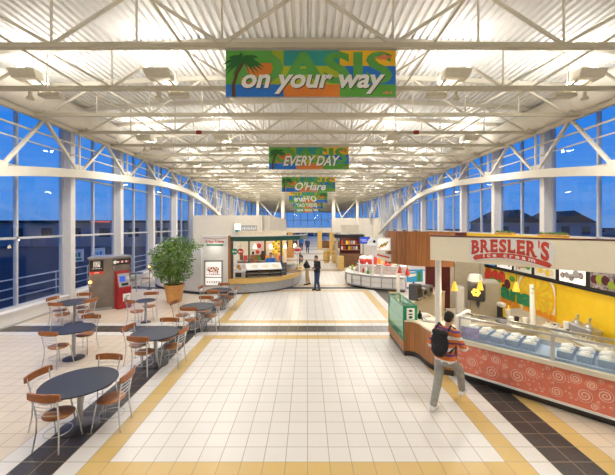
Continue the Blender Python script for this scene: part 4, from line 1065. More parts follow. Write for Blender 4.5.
part(t, 'green_band', MB().b2(2.42, 2.73, 8.2, 9.64, .39, .50), 'emerald'); part(t, 'shelf', MB().b2(2.43, 2.73, 8.2, 9.64, .86, .875), 'gglass')
part(t, 'paper_display', MB().b2(2.44, 2.45, 8.25, 9.6, .52, 1.18), 'signwhite')
fr = frame((2.42, 8.166, 0), (1, 0, 0)); p = part(t, 'end_sign', MB().rect(0, .31, .88, 1.23, fr, 0, .008), 'emerald')
part(p, 'plate', MB().rect(.06, .26, .91, 1.2, fr, .008, .003), 'signwhite')
part(p, 'lettering', MB().disc(.16, 1.13, .05, fr, .011, .002, 10, .03).rect(.11, .21, 1.03, 1.06, fr, .011, .002).disc(.16, .97, .05, fr, .011, .002, 10, .035), 'green')
t = thing('back_counter', 'cream angled counter at the back of the wooden stall', 'counter', (4.2, 10.9, 0))
BP = [(3.15, 9.95), (4.95, 11.75)]
part(t, 'panel', MB().wall(BP, .5, 0, .86), 'cream'); part(t, 'countertop', MB().wall([(3.12, 9.9), (4.97, 11.75)], .58, .86, .90), 'cream')
struct('wall_maroon', MB().b2(4.55, 6.1, 12.5, 12.6, 0, 3.0), 'maroon')
t = thing('drink_poster', 'bright blue poster with white lettering propped above the stall counter', 'poster', (3.35, 10.4, 1.35)); frp = frame((3.22, 10.6, 0), (1, .15, 0))
part(t, 'board', MB().rect(0, .56, 1.42, 1.83, frp, 0, .02), 'skyblue')
part(t, 'poster_print', MB().mat(0).flat([(.06, 1.58), (.32, 1.62), (.33, 1.70), (.06, 1.68)], frp, .02, .003).rect(.1, .3, 1.74, 1.77, frp, .02, .003).mat(1).flat([(.36, 1.45), (.5, 1.43), (.5, 1.6), (.46, 1.76), (.40, 1.78), (.37, 1.62)], frp, .02, .004), ['signwhite', 'bn_letter'])
part(t, 'stand', MB().b2(3.45, 3.5, 10.66, 10.71, .9, 1.43), 'dmetal')
def machine(name, lab, cat, c, d, m, extra=None, rz=pi/4):
    t = thing(name, lab, cat, (c[0], c[1], c[2]))
    part(t, 'body', MB().bbox((c[0], c[1], c[2]+d[2]/2), d, .015, rz), m)
    R_ = Matrix.Rotation(rz, 3, 'Z'); q = Vector((c[0], c[1], c[2]+d[2]*.6))+R_@Vector((0, -d[1]/2-.004, 0))
    part(t, 'control_panel', MB().box(q, (d[0]*.7, .012, d[2]*.35), rz=rz), 'black')
    q = Vector((c[0], c[1], c[2]+d[2]*.15))+R_@Vector((0, -d[1]/2-.03, 0)); part(t, 'drip_tray', MB().box(q, (d[0]*.8, .06, .03), rz=rz), 'chrome')
    return t
machine('coffee_machine', 'dark green black drinks machine below the blue poster', 'machine', (3.42, 10.36, .9), (.30, .3, .50), 'dmetal')
machine('toaster', 'grey steel box appliance right of the dark drinks machine', 'appliance', (3.72, 10.68, .9), (.26, .3, .32), 'gmetal')
machine('toaster', 'grey steel box appliance with dark front, nearest the pale pole', 'appliance', (4.03, 11.0, .9), (.28, .3, .36), 'gmetal')
for k in range(4):
    x = 4.38+.13*k; y = 11.36+.13*k
    solo('condiment_jar', MB().lathe([(0, .9), (.045, .9), (.045, 1.0), (.025, 1.04), (.03, 1.10), (0, 1.10)], (x, y, 0), 12), 'pinkish', 'small pale jar on the cream back counter, %s from the pale pole' % nth(k+1), 'jar', 'jars on the cream back counter', 30)
for k, (x, y, rz, w) in enumerate(((3.0, 8.55, .2, 'farther'), (3.05, 8.1, -.3, 'nearer'))):
    t = thing('serving_tray', 'grey serving tray on the cream counter top behind the glass display, %s one' % w, 'tray', (x, y, .9))
    part(t, 'tray', MB().bbox((x, y, .915), (.36, .3, .03), .01, rz), 'chrome'); part(t, 'paper_stack', MB().box((x, y, .94), (.22, .2, .025), rz=rz+.2), 'signwhite')
solo('bottle', MB().lathe([(0, .9), (.05, .9), (.055, .93), (.05, 1.02), (.02, 1.06), (.02, 1.10), (0, 1.10)], (2.86, 8.3, 0), 14), 'black', 'small black round bottle beside the green glass display', 'bottle', None, 30)
def pendant(x, y, z, ztop, m, lab, w):
    t = thing('pendant_lamp', lab, 'pendant lamp', (x, y, z))
    part(t, 'lamp_shade', MB().lathe([(.075, z), (.07, z+.02), (.045, z+.12), (.025, z+.20), (0, z+.21)], (x, y, 0), 18), m, 1)
    part(t, 'cord', MB().tube([(x, y, z+.2), (x, y, ztop)], .006, 5), 'dmetal')
    lamp(t, 'POINT', (x, y, z-.04), w*SHOP_W, (1, .8, .5), .05)
pendant(2.93, 10.35, 1.76, 2.25, 'redglass', 'small red cone pendant under the wood fascia, left of the two red ones', 3)
pendant(2.99, 9.75, 1.78, 2.25, 'redglass', 'small red cone pendant under the wood fascia, right of the two red ones', 3)
pendant(3.46, 7.672, 1.74, 2.64, 'amber', 'amber cone pendant hanging in front of the dark red wall', 16)

# ================================================================== ICE CREAM SHOP
D = Vector((.7071, -.7071, 0)); BK = Vector((.7071, .7071, 0)); P0 = Vector((3.32, 6.88, 0))
def IC(t, dp=0): q = P0+D*t+BK*dp; return (q.x, q.y)
frI = (P0.copy(), D, Vector((0, 0, 1)), -BK)
T0, T1 = -.16, 3.3
t = thing('ice_cream_case', 'long angled ice cream counter with coral swirl front and glass top', 'ice cream counter', (4.5, 6.2, 0))
part(t, 'kickplate', MB().prism([IC(T0, .08), IC(T1, .08), IC(T1, .7), IC(T0, .7)], 0, .14), 'kick')
part(t, 'cabinet', MB().prism([IC(T0, .012), IC(T1, .012), IC(T1, .75), IC(T0, .75)], .14, .80), 'white')
mb = MB().mat(0).rect(T0, T1, .17, .775, frI, -.012, .012); mb.mat(1); rnd = random.Random(9); placed = []
def swirl(cx, cz, R_, a0, turns, cw):
    N = int(26*turns); w = .017 if R_ > .05 else .011; In = []; Ou = []
    for i in range(N+1):
        q = i/N; r = R_*(.08+.92*q); a = a0+cw*2*pi*turns*q; ww = w*(.35+.65*sin(pi*min(1, q*1.1+.05)))
        In.append((cx+(r-ww/2)*cos(a), cz+(r-ww/2)*sin(a))); Ou.append((cx+(r+ww/2)*cos(a), cz+(r+ww/2)*sin(a)))
    o, u, v, nrm = frI; vs = [o+u*a+v*b+nrm*.0015 for a, b in In+Ou]; n = N+1
    mb.add(vs, [((i, i+1, n+i+1, n+i) if cw < 0 else (i, n+i, n+i+1, i+1)) for i in range(N)])
for k in range(1500):
    R_ = rnd.choice((.13, .125, .115, .085, .06, .045, .03, .018)) if k > 60 else rnd.choice((.135, .12, .10)); x = rnd.uniform(T0+R_, T1-R_); z = rnd.uniform(.19+R_, .76-R_)
    if all((x-a)**2+(z-b)**2 > (R_+c+.006)**2 for a, b, c in placed):
        placed.append((x, z, R_)); swirl(x, z, R_, rnd.uniform(0, 6.28), 2.6 if R_ > .06 else (1.8 if R_ > .03 else 1.1), rnd.choice((-1, 1)))
part(t, 'front_panel', mb, ['coral', 'swirl'], label='coral front panel printed with pale swirls')
part(t, 'bottom_trim', MB().rect(T0, T1, .135, .175, frI, 0, .02), 'signwhite'); part(t, 'ledge', MB().prism([IC(T0, -.05), IC(T1, -.05), IC(T1, .1), IC(T0, .1)], .775, .855), 'cream')
part(t, 'well', MB().prism([IC(T0, .05), IC(T1, .05), IC(T1, .75), IC(T0, .75)], .80, .90), 'tub')
# glass front leaning back
def slab(a0, a1, d0, z0, d1, z1, th):
    vs = []
    for a in (a0, a1):
        for d, z in ((d0, z0), (d1, z1), (d1+th, z1), (d0+th, z0)): x, y = IC(a, d); vs.append((x, y, z))
    return vs, [(0, 1, 2, 3), (7, 6, 5, 4), (0, 4, 5, 1), (1, 5, 6, 2), (2, 6, 7, 3), (3, 7, 4, 0)]
TD = (T0+.02, 1.49, T1)
mb = MB()
for a0, a1 in zip(TD, TD[1:]): mb.add(*slab(a0+.03, a1-.03, .0, .86, .07, 1.28, .008))
part(t, 'front_glass', mb, 'clear')
mb = MB()
for a in TD: mb.add(*slab(a-.03, a+.03, -.005, .855, .066, 1.30, .03))
mb.add(*slab(T0, T1, .06, 1.275, .06, 1.315, .06))
part(t, 'glass_frame', mb, 'chrome')
mb = MB()
for a0, a1 in zip(TD, TD[1:]): mb.prism([IC(a0, .1), IC(a1, .1), IC(a1, .42), IC(a0, .42)], 1.30, 1.325)
part(t, 'lid', mb, 'clear'); part(t, 'rear_rail', MB().prism([IC(T0, .42), IC(T1, .42), IC(T1, .46), IC(T0, .46)], 1.285, 1.325).prism([IC(T0, .70), IC(T1, .70), IC(T1, .75), IC(T0, .75)], .9, 1.0).prism([IC(T1-.03, .1), IC(T1, .1), IC(T1, .46), IC(T1-.03, .46)], .88, 1.3), 'chrome')
mb = MB().prism([IC(T0-.03, -.02), IC(T0+.03, -.02), IC(T0+.03, .75), IC(T0-.03, .75)], .80, 1.33)
part(t, 'end_panel', mb, 'white'); frE = (Vector((*IC(T0-.031, 0), 0)), BK*-1, Vector((0, 0, 1)), D*-1)
part(t, 'end_print', MB().disc(-.25, 1.08, .16, frE, 0, .002).disc(-.45, 1.0, .12, frE, .0025, .002).rect(-.5, -.1, .9, .97, frE, .005, .002), 'lavender')
part(t, 'corner_print', MB().rect(T0+.06, T0+.42, .9, 1.12, frI, -.07, .004), 'lavender', label='lavender sticker at the left end of the glass')
n = 0
for a in [T0+.16+.275*k for k in range(12)]:
    if abs(a-1.49) < .13: continue
    for d in (.12, .40):
        n += 1; mb = MB(); mb.mat(0)
        mb.prism([IC(a-.11, d), IC(a+.11, d), IC(a+.11, d+.24), IC(a-.11, d+.24)], .90, 1.02); mb.mat(1)
        c = IC(a, d+.12); mb.ball((c[0], c[1], 1.02), (.10, .10, .05), 12, 6); mb.ball((c[0]+.03, c[1]-.02, 1.05), (.05, .05, .035), 8, 5)
        solo('ice_cream_tub', mb, ['tub', 'scoop'], 'tub of pale ice cream, %s from the left in the %s row of the case' % (nth((n+1)//2), 'front' if d < .2 else 'back'), 'ice cream tub', 'ice cream tubs', 30)
# fascia
t = thing('shop_fascia', 'cream fascia board over the ice cream counter', 'fascia', (4.4, 5.9, 2.49))
F0 = Vector((3.30, 6.95, 0)); frF = (F0.copy(), D, Vector((0, 0, 1)), -BK)
def FC(t_, dp=0): q = F0+D*t_+BK*dp; return (q.x, q.y)
part(t, 'board', MB().prism([FC(-.70), FC(3.6), FC(3.6, .16), FC(-.70, .16)], 2.49, 3.02), 'fascia')
part(t, 'top_edge', MB().prism([FC(-.70, -.01), FC(3.6, -.01), FC(3.6, .17), FC(-.70, .17)], 3.02, 3.045), 'maroon')
# sign
s = thing('shop_sign', "red lettered ice cream sign reading BRESLER'S on the cream fascia", 'sign', (*FC(.86), 2.5))
SW, SX, SB, ST = 1.32, .20, 2.60, 2.955
def base(q): return SB+.085+.085*(1-(2*q-1)**2)-.055*q*q
def topz(q): return ST+.035*(1-(2*q-1)**2)*1.0
out = [(SX-.05, topz(0)+.035)]+[(SX+SW*k/10, topz(k/10)+.035) for k in range(11)]+[(SX+SW+.06, topz(1)-.03), (SX+SW+.075, topz(1)-.2), (SX+SW+.02, base(1)-.10)]
out += [(SX+SW*q, base(q)-.155) for q in (.92, .8, .65, .5, .35, .2, .08)]+[(SX+.0, base(0)-.12), (SX-.05, base(0)+.0)]
part(s, 'backing', MB().flat(out, frF, 0, .03), 'signwhite')
mb = MB(); adv = 0; wid = dict(B=.72, R=.76, E=.64, S=.62, L=.62); G = []
for ch in "BRESLER'S":
    w = .11 if ch == "'" else wid[ch]; G.append((ch, adv, w)); adv += w+.07
kx = SW/(adv-.07)
def wf(off): return lambda x_, y_: ((x_+off), None)
for ch, a, w in G:
    x0 = SX+a*kx; gw = w*kx
    def warp(x_, y_, x0=x0):
        q = (x0+x_-SX)/SW; b = base(q); return (x_+x0, b+(topz(q)-b)*y_)
    big = (ch in 'BS' and a in (0, G[-1][1]))
    mb.text(ch, frF, 0, 0, 1.0, .03, .045, 0, gw*.93, warp, th=.006)
    # slab serifs
    sf = []
    if ch in 'BRESL' and ch != 'S': sf = [(-.10, .30, 0, .085), (-.10, .25, .915, 1.0)]
    if ch == 'R': sf.append((.62, 1.08, 0, .085))
    if ch in 'EL': sf.append((.80, .97, 0, .30))
    if ch == 'E': sf.append((.80, .93, .72, 1.0))
    if ch == 'S': sf = [(.0, .12, 0, .30), (.84, .96, .70, 1.0)]
    for u0, u1, v0, v1 in sf:
        pts = [warp(gw*.93*u0, v0), warp(gw*.93*u1, v0), warp(gw*.93*u1, v1), warp(gw*.93*u0, v1)]
        mb.flat(pts, frF, .0302, .0058)
part(s, 'lettering', mb, 'bred', label='red serif letters')
qs = [k/16 for k in range(17)]
band = [(SX+.02+SW*(.03+.95*q), base(q)-.028) for q in qs]+[(SX+SW*1.0+.03, base(1)-.07)]+[(SX+.02+SW*(.03+.95*q), base(q)-.125) for q in qs[::-1]]+[(SX+.02, base(0)-.08)]
part(s, 'band', MB().flat(band, frF, .03, .006), 'bred')
def warp2(x_, y_): q = (x_+.22)/SW; return (SX+x_+.22, base(q)-.105+y_)
part(s, 'band_lettering', MB().text('i c e   c r e a m', frF, 0, 0, .075, .036, .03, 0, .88, warp2, th=.004), 'signwhite')
# walls
struct('wall_shop', MB().b2(6.1, 6.25, 4.2, 12.6, 0, 2.98), 'yellow')
struct('wall_partition', MB().b2(4.33, 5.32, 9.8, 9.9, 0, 2.6), 'taupe')
frW = frame((6.095, 11.4, 0), (0, -1, 0))
t = thing('fruit_poster', 'big fruit poster with orange slice and green letters on the shop wall', 'poster', (6.08, 9.7, .95))
part(t, 'board', MB().rect(0, 3.42, .80, 1.86, frW, 0, .01), 'lemon')
mb = MB(); o_ = .010
mb.mat(0).rect(.0, 3.42, .80, 1.02, frW, o_, .001)
mb.mat(1)
for a, b, r in ((.45, 1.62, .22), (.85, 1.58, .25), (1.2, 1.66, .18), (.2, 1.45, .2)): o_ += .0012; mb.disc(a, b, r, frW, o_, .001, 18)
mb.mat(2)
for a, b, r in ((1.48, 1.48, .15), (1.3, 1.35, .1)): o_ += .0012; mb.disc(a, b, r, frW, o_, .001, 18)
mb.mat(3)
for a, b, r in ((.7, 1.45, .2), (1.72, 1.68, .14), (1.05, 1.5, .1)): o_ += .0012; mb.disc(a, b, r, frW, o_, .001, 14, r*.6)
for m_, r in ((4, .80), (5, .74), (6, .68)): 
    o_ += .0012; c = (2.72, 1.40); pts = [(c[0]+r*cos(2*pi*k/40), c[1]+r*sin(2*pi*k/40)) for k in range(40)]; pts = [(min(a, 3.41), max(.81, min(b, 1.85))) for a, b in pts]; mb.mat(m_).flat(pts, frW, o_, .001)
o_ += .0012
for k in range(12):
    a0 = 2*pi*k/12+.06; a1 = 2*pi*(k+1)/12-.06; c = (2.72, 1.40)
    pts = [(c[0]+.06*cos((a0+a1)/2), c[1]+.06*sin((a0+a1)/2)), (c[0]+.62*cos(a0), c[1]+.62*sin(a0)), (c[0]+.62*cos(a1), c[1]+.62*sin(a1))]
    pts = [(min(a, 3.41), max(.81, min(b, 1.85))) for a, b in pts]; mb.mat(4).flat(pts, frW, o_, .001)
o_ += .0012; mb.mat(0)
for k in range(14): mb.disc(2.3+.08*k, .92+.05*sin(k*2.1), .1, frW, o_+.0003*k, .001, 12)
part(t, 'fruit_print', mb, ['orange', 'berry', 'plum', 'lime', 'lemon', 'signwhite', 'slice'])
part(t, 'lettering_outline', MB().text('ana', frW, 1.17, 1.06, .42, .036, .06, 0, 1.5, th=.001), 'lime'); part(t, 'lettering', MB().text('ana', frW, 1.19, 1.075, .40, .038, .035, 0, 1.46, th=.002), 'emerald')
struct('trim_menu_rail', MB().b2(6.04, 6.10, 4.3, 11.4, 1.86, 1.91), 'black')
for k in range(8):
    a0 = .05+.86*k
    t = thing('menu_picture', 'black framed food picture on the shop wall under the fascia, %s from the left' % nth(k+1), 'picture', (6.07, 11.4-a0-.43, 1.91), 0, 'food pictures on the shop wall')
    part(t, 'frame', MB().rect(a0, a0+.86, 1.91, 2.50, frW, 0, .03), 'black'); p = part(t, 'photo', MB().rect(a0+.06, a0+.80, 1.95, 2.46, frW, .03, .003), ('skyblue', 'litwhite', 'signwhite', 'signwhite', 'litwhite', 'photo', 'photo', 'photo')[k])
    mb = MB(); rnd = random.Random(k)
    for i in range(5): mb.mat(i % 2).disc(a0+.16+.13*i, 2.07+.10*rnd.random(), .07+.03*rnd.random(), frW, .033+.0012*i, .001, 12)
    part(p, 'food_print', mb, [('signwhite', 'lavender'), ('photo', 'donut'), ('lime', 'donut'), ('parchment', 'lemon'), ('photo', 'grey'), ('plum', 'bn_olive'), ('lavender', 'plum'), ('donut', 'plum')][k])
# inner counters
t = thing('shop_counter', 'L shaped cream work counter behind the ice cream case', 'counter', (5.2, 8, 0))
part(t, 'cabinet', MB().b2(5.52, 6.08, 4.6, 9.3, 0, .86).b2(3.98, 5.52, 8.0, 9.3, 0, .86), 'cream'); part(t, 'countertop', MB().b2(5.48, 6.09, 4.6, 9.32, .86, .90).b2(3.94, 5.48, 7.7, 9.32, .86, .90), 'taupe')
t = thing('soft_serve_machine', 'taupe soft serve machine with a glowing yellow flower picture', 'machine', (4.42, 8.5, .9))
part(t, 'body', MB().bbox((4.66, 8.66, 1.36), (.70, .6, .92), .03, -.35), 'mtaupe'); 
R_ = Matrix.Rotation(-.62, 3, 'Z'); fc = Vector((4.13, 8.36, 0)); frM = (fc, R_@Vector((1, 0, 0)), Vector((0, 0, 1)), R_@Vector((0, -1, 0)))
p = part(t, 'display_head', MB().rect(-.02, .36, 1.36, 1.76, frM, -.2, .2), 'black'); part(p, 'picture', MB().rect(.03, .31, 1.43, 1.70, frM, .0, .004), 'black')
mb = MB()
for k in range(6): mb.disc(.17+.065*cos(pi*k/3), 1.57+.065*sin(pi*k/3), .042, frM, .004+.0006*k, .001, 12)
part(p, 'flower_print', mb, 'screen_sun'); part(t, 'hopper', MB().lathe([(0, 1.80), (.16, 1.80), (.15, 1.86), (.12, 1.98), (0, 2.0)], (4.42, 8.6, 0), 16, 1.2), 'signwhite', 30)
part(t, 'side_unit', MB().bbox((4.02, 8.60, 1.30), (.2, .34, .72), .02, -.35), 'grey'); part(t, 'drip_tray', MB().bbox((4.0, 8.2, .96), (.5, .36, .05), .015, -.35), 'chrome'); part(t, 'lever', MB().tube([(4.3, 8.24, 1.33), (4.28, 8.16, 1.2)], .015, 8), 'black', 1)
part(t, 'nozzle', MB().lathe([(.02, 1.22), (.04, 1.28), (.04, 1.36), (0, 1.36)], (4.3, 8.22, 0), 10), 'black', 1)
pendant(3.95, 7.462, 1.80, 2.68, 'amber', 'amber cone pendant hanging in front of the soft serve machine', 16); pendant(4.6, 7.184, 1.82, 2.725, 'amber', 'amber cone pendant hanging in front of the green poster letters', 16)
solo('hanging_rail', MB().tube([(3.3, 7.74, 2.62), (4.75, 7.12, 2.72), (4.95, 5.6, 2.72)], .018, 8), 'dmetal', 'dark rail carrying the amber pendants behind the cream fascia', 'rail', None, 1)
t = thing('blender', 'black drink mixer between the soft serve machine and the paper cups', 'mixer', (4.72, 7.95, .9))
part(t, 'base', MB().bbox((4.72, 7.95, .97), (.18, .2, .14), .015), 'black'); part(t, 'column', MB().bbox((4.72, 8.0, 1.15), (.10, .10, .36), .01), 'black'); part(t, 'head', MB().bbox((4.72, 7.94, 1.34), (.13, .22, .10), .02), 'grey')
for k, (x, y, h, m, w) in enumerate(((4.92, 7.9, .16, 'white', 'short white paper cup beside the black mixer'), (5.1, 7.95, .14, 'black', 'black cup under a white lid pile beside the tall cup stack'), (5.1, 8.3, .22, 'white', 'white paper cups behind the black cup'), (5.24, 7.85, .15, 'white', 'white paper cup at the foot of the tall cup stack'), (5.68, 7.15, .26, 'signwhite', 'stack of white cups left of the syrup pumps'), (5.66, 7.42, .14, 'parchment', 'pale cup on the yellow wall counter'))):
    solo('paper_cup', MB().lathe([(0, .9), (.04, .9), (.06, .9+h), (.063, .9+h), (.05, .9+h-.02), (0, .9+h-.03)], (x, y, 0), 16), m, w, 'cup', 'cups on the work counter', 30)
for k in range(5):
    x = 4.80+.10*k; y = 8.55-.03*k
    solo('bottle', MB().lathe([(0, .9), (.035, .9), (.037, 1.08), (.014, 1.14), (.014, 1.2), (0, 1.2)], (x, y, 0), 12), ('lime', 'lemon', 'bn_olive', 'lemon', 'amber')[k], '%s bottle below the green poster letters, %s from the left' % (('green', 'yellow', 'olive', 'yellow', 'amber')[k], nth(k+1)), 'bottle', 'bottles below the poster', 30)
t = thing('cup_stack', 'tall white leaning stack of nested cups on the work counter', 'cup stack', (5.32, 7.72, .9)); mb = MB()
for k in range(16):
    z = .9+.06*k; dx = .03*k/16; r_ = .066-.0012*k
    mb.lathe([(r_*.92, z), (r_, z+.052), (r_*1.03, z+.056), (r_*.98, z+.062), (r_*.8, z+.062)], (5.32-dx+.02, 7.72, 0), 14)
part(t, 'cups', mb, 'signwhite', 30); part(t, 'cup_marks', MB().ball((5.30, 7.66, 1.78), .014, 8, 6).ball((5.28, 7.66, 1.68), .014, 8, 6), 'black')
t = thing('syrup_dispenser', 'steel double syrup pump box in front of the yellow wall', 'dispenser', (5.8, 6.85, .9))
part(t, 'box', MB().bbox((5.82, 6.85, 1.03), (.26, .62, .26), .02), 'gmetal')
for y in (7.0, 6.70):
    p = part(t, 'pump', MB().lathe([(.09, 1.16), (.085, 1.19), (.04, 1.23), (.015, 1.24), (.015, 1.32), (.028, 1.33), (.028, 1.36), (0, 1.365)], (5.8, y, 0), 16), 'chrome', 30); part(p, 'spout', MB().tube([(5.8, y, 1.24), (5.74, y, 1.27), (5.68, y, 1.22)], .01, 6), 'chrome', 1)
t = thing('topping_rail', 'cream rail of topping jars along the yellow wall counter', 'rail', (5.5, 6.9, .9)); part(t, 'rail', MB().b2(5.46, 5.62, 5.6, 7.6, .90, .97), 'signwhite')
for k in range(10):
    y = 7.5-.19*k; t = thing('topping_jar', 'small white topping jar on the cream rail, %s from the left' % nth(k+1), 'jar', (5.54, y, .97), 0, 'topping jars')
    part(t, 'jar', MB().lathe([(0, .97), (.05, .97), (.055, 1.04), (0, 1.04)], (5.54, y, 0), 14), 'white', 30); part(t, 'lid', MB().lathe([(.035, 1.04), (.03, 1.06), (0, 1.065)], (5.54, y, 0), 12), 'black' if k % 2 else 'donut', 30)
t = thing('shop_fill_light', 'added unseen fill light behind the cream fascia', 'light', (*FC(1.2, .25), 2.6))  # added lamp and housing, out of view, to light the shop interior
part(t, 'housing', MB().prism([FC(-.2, .2), FC(2.9, .2), FC(2.9, .32), FC(-.2, .32)], 2.60, 2.66), 'signwhite'); x, y = FC(1.3, .3)
lamp(t, 'AREA', (x, y, 2.58), 28*SHOP_W, (1, .88, .68), 2.6, (0, radians(20), radians(-45)), size_y=.15)
# ledge planters on the shop wall
for k, (y, m) in enumerate(((10.2, 'leaf'), (8.2, 'leaf'))):
    t = thing('planter', 'low planter of green leaves on top of the shop wall, %s one' % ('farther', 'nearer')[k], 'planter', (6.17, y, 2.98))
    part(t, 'trough', MB().bbox((6.17, y, 3.01), (.14, .9, .06), .01), 'terracotta'); mb = MB(); rnd = random.Random(40+k)
    for i in range(140):
        c = Vector((6.17+rnd.uniform(-.06, .06), y+rnd.uniform(-.44, .44), 3.03)); d = Vector((rnd.gauss(0, .5), rnd.gauss(0, .5), 1)).normalized()*rnd.uniform(.04, .10); s_ = d.cross(Vector((rnd.gauss(0, 1), rnd.gauss(0, 1), 0))).normalized()*.012
        mb.add([c, c+d*.5+s_, c+d, c+d*.5-s_], [(0, 1, 2, 3)])
    part(t, 'leaves', mb, m)

# ================================================================== PEOPLE
def remeshed(name, parts_, vox, ms, parent, org, smooth_it=6, label=None, facemat=None):
    mb = MB()
    for q in parts_:
        if q[0] == 'c': mb.capsule(q[1], q[2], q[3], q[4], 12, 4)
        else: mb.ball(q[1], q[2], 14, 10, q[3] if len(q) > 3 else None)
    me = bpy.data.meshes.new(name); me.from_pydata(mb.v, [], mb.f); tmp = bpy.data.objects.new(name+'_raw', me); COL.objects.link(tmp)
    md = tmp.modifiers.new('r', 'REMESH'); md.mode = 'VOXEL'; md.voxel_size = vox; md.use_smooth_shade = True
    if smooth_it: sm = tmp.modifiers.new('s', 'SMOOTH'); sm.factor = .5; sm.iterations = smooth_it
    dg = bpy.context.evaluated_depsgraph_get(); m2 = bpy.data.meshes.new_from_object(tmp.evaluated_get(dg)); m2.name = name
    bpy.data.objects.remove(tmp); bpy.data.meshes.remove(me)
    m2.materials.clear()
    for k in mats(ms): m2.materials.append(k)
    for p in m2.polygons:
        p.use_smooth = True
        if facemat: p.material_index = facemat(p.center)
    o = bpy.data.objects.new(name, m2); COL.objects.link(o); o.parent = parent; WL[o.name] = WL[parent.name]
    if label: o['label'] = label
    return o
def V(*a): return Vector(a)
def person(label, loc, rz, J, top='navy', legs='jeans', shoes='dshoe', vox=.011, scale=1.0, hairm='hair', sleeves=True, vest=None, fingers=True):
    """J: joints in local space (facing +Y): dict overriding a standing pose"""
    S = dict(pel=V(0, 0, .95), ch=V(0, .01, 1.28), nk=V(0, .0, 1.47), hd=V(0, .035, 1.635), look=V(0, 1, 0),
             shL=V(-.185, 0, 1.415), shR=V(.185, 0, 1.415), elL=V(-.235, -.02, 1.13), elR=V(.235, -.02, 1.13), wrL=V(-.235, .08, .89), wrR=V(.235, .08, .89),
             hpL=V(-.09, 0, .91), hpR=V(.09, 0, .91), knL=V(-.10, .02, .49), knR=V(.10, .02, .49), anL=V(-.105, -.02, .09), anR=V(.105, -.02, .09), ftL=V(-.02, 1, 0), ftR=V(.02, 1, 0))
    S.update(J); S = {k: (v*scale if k not in ('look', 'ftL', 'ftR') else v) for k, v in S.items()}; sc = scale
    t = thing('person', label, 'person', loc, rz); B = []
    lk = S['look'].normalized(); hd = S['hd']; upv = (hd-S['nk']).normalized(); sd = lk.cross(upv).normalized(); fw = upv.cross(sd).normalized()
    HR = Matrix((sd, fw, upv)).transposed()
    hp = lambda x, y, z: hd+HR@Vector((x, y, z))*sc
    # head
    B += [('b', hp(0, -.008, .035), (.076*sc, .092*sc, .088*sc), HR), ('b', hp(0, .02, -.04), (.058*sc, .066*sc, .072*sc), HR), ('b', hp(0, .035, -.085), (.036*sc, .04*sc, .03*sc), HR),
          ('c', hp(0, .085, .005), hp(0, .102, -.022), .010*sc, .014*sc), ('b', hp(0, .078, -.058), (.024*sc, .014*sc, .010*sc), HR), ('b', hp(0, .074, .028), (.05*sc, .016*sc, .012*sc), HR),
          ('b', hp(-.078, -.005, -.005), (.011*sc, .022*sc, .032*sc), HR), ('b', hp(.078, -.005, -.005), (.011*sc, .022*sc, .032*sc), HR), ('c', S['nk']-V(0, 0, .05)*sc, hp(0, -.015, -.05), .058*sc, .052*sc)]
    # trunk and limbs
    trunk = [('c', S['pel']+V(-.06, 0, 0)*sc, S['pel']+V(.06, 0, 0)*sc, .12*sc, .12*sc), ('c', S['pel'], S['ch'], .13*sc, .135*sc), ('c', S['ch']+V(-.07, 0, 0)*sc, S['ch']+V(.07, 0, 0)*sc, .115*sc, .115*sc),
             ('c', S['shL'], S['shR'], .066*sc, .066*sc), ('c', S['ch'], S['nk'], .11*sc, .06*sc)]
    B += trunk
    arms = []; lg = []
    for s in 'LR':
        arms.append([('c', S['sh'+s], S['el'+s], .056*sc, .042*sc), ('c', S['el'+s], S['wr'+s], .042*sc, .028*sc)])
        lg.append([('c', S['hp'+s], S['kn'+s], .092*sc, .058*sc), ('c', S['kn'+s]+V(0, -.01, -.06)*sc, S['kn'+s], .058*sc, .056*sc), ('c', S['kn'+s], S['an'+s], .06*sc, .038*sc)])
        B += arms[-1]+lg[-1]
        f = S['ft'+s].normalized(); B.append(('c', S['an'+s]+V(0, 0, -.045)*sc, S['an'+s]+f*.13*sc+V(0, 0, -.05)*sc, .036*sc, .03*sc))
        # hand
        d = (S['wr'+s]-S['el'+s]).normalized(); inn = V(1, 0, 0) if s == 'L' else V(-1, 0, 0); a = (inn-d*inn.dot(d)).normalized(); b = d.cross(a).normalized()
        if b.dot(fw) < 0: b = -b
        w0 = S['wr'+s]
        for i in range(4): B.append(('c', w0+d*.012*sc+b*(.020-.013*i)*sc, w0+d*.078*sc+b*(.03-.02*i)*sc, .017*sc, .013*sc))
        if fingers:
            for i in range(4):
                Lf = (.072, .08, .075, .058)[i]*sc; k0 = w0+d*.078*sc+b*(.032-.0215*i)*sc; k1 = k0+d*Lf*.5+a*.012*sc; k2 = k1+(d*.8+a*.6).normalized()*Lf*.5
                B += [('c', k0, k1, .0095*sc, .0088*sc), ('c', k1, k2, .0088*sc, .0075*sc)]
            k0 = w0+d*.025*sc+b*.028*sc; k1 = k0+(d*.6+b*.7+a*.3).normalized()*.045*sc; k2 = k1+(d*.9+b*.2+a*.3).normalized()*.035*sc
            B += [('c', k0, k1, .013*sc, .011*sc), ('c', k1, k2, .011*sc, .009*sc)]
    remeshed('body', B, vox*.75, ['skin'], t, loc, 3)
    # clothing
    g = .014*sc
    def grow(L, e): return [('c', q[1], q[2], q[3]+e, q[4]+e) for q in L]
    sh = grow(trunk[1:4], g)+[('c', S['ch'], S['nk']-V(0, 0, .06)*sc, .12*sc, .075*sc), ('c', S['pel']+V(-.05, 0, .0)*sc, S['pel']+V(.05, 0, .0)*sc, .143*sc, .143*sc)]
    for A in arms:
        sh += grow(A[:1], g)
        if sleeves:
            w = A[1]; sh.append(('c', w[1], w[1]+(w[2]-w[1])*.88, w[3]+g, w[4]+g*1.1))
    remeshed('shirt', sh, vox, [top], t, loc, 4)
    pz = [('c', S['pel']+V(-.05, 0, -.02)*sc, S['pel']+V(.05, 0, -.02)*sc, .138*sc, .138*sc)]
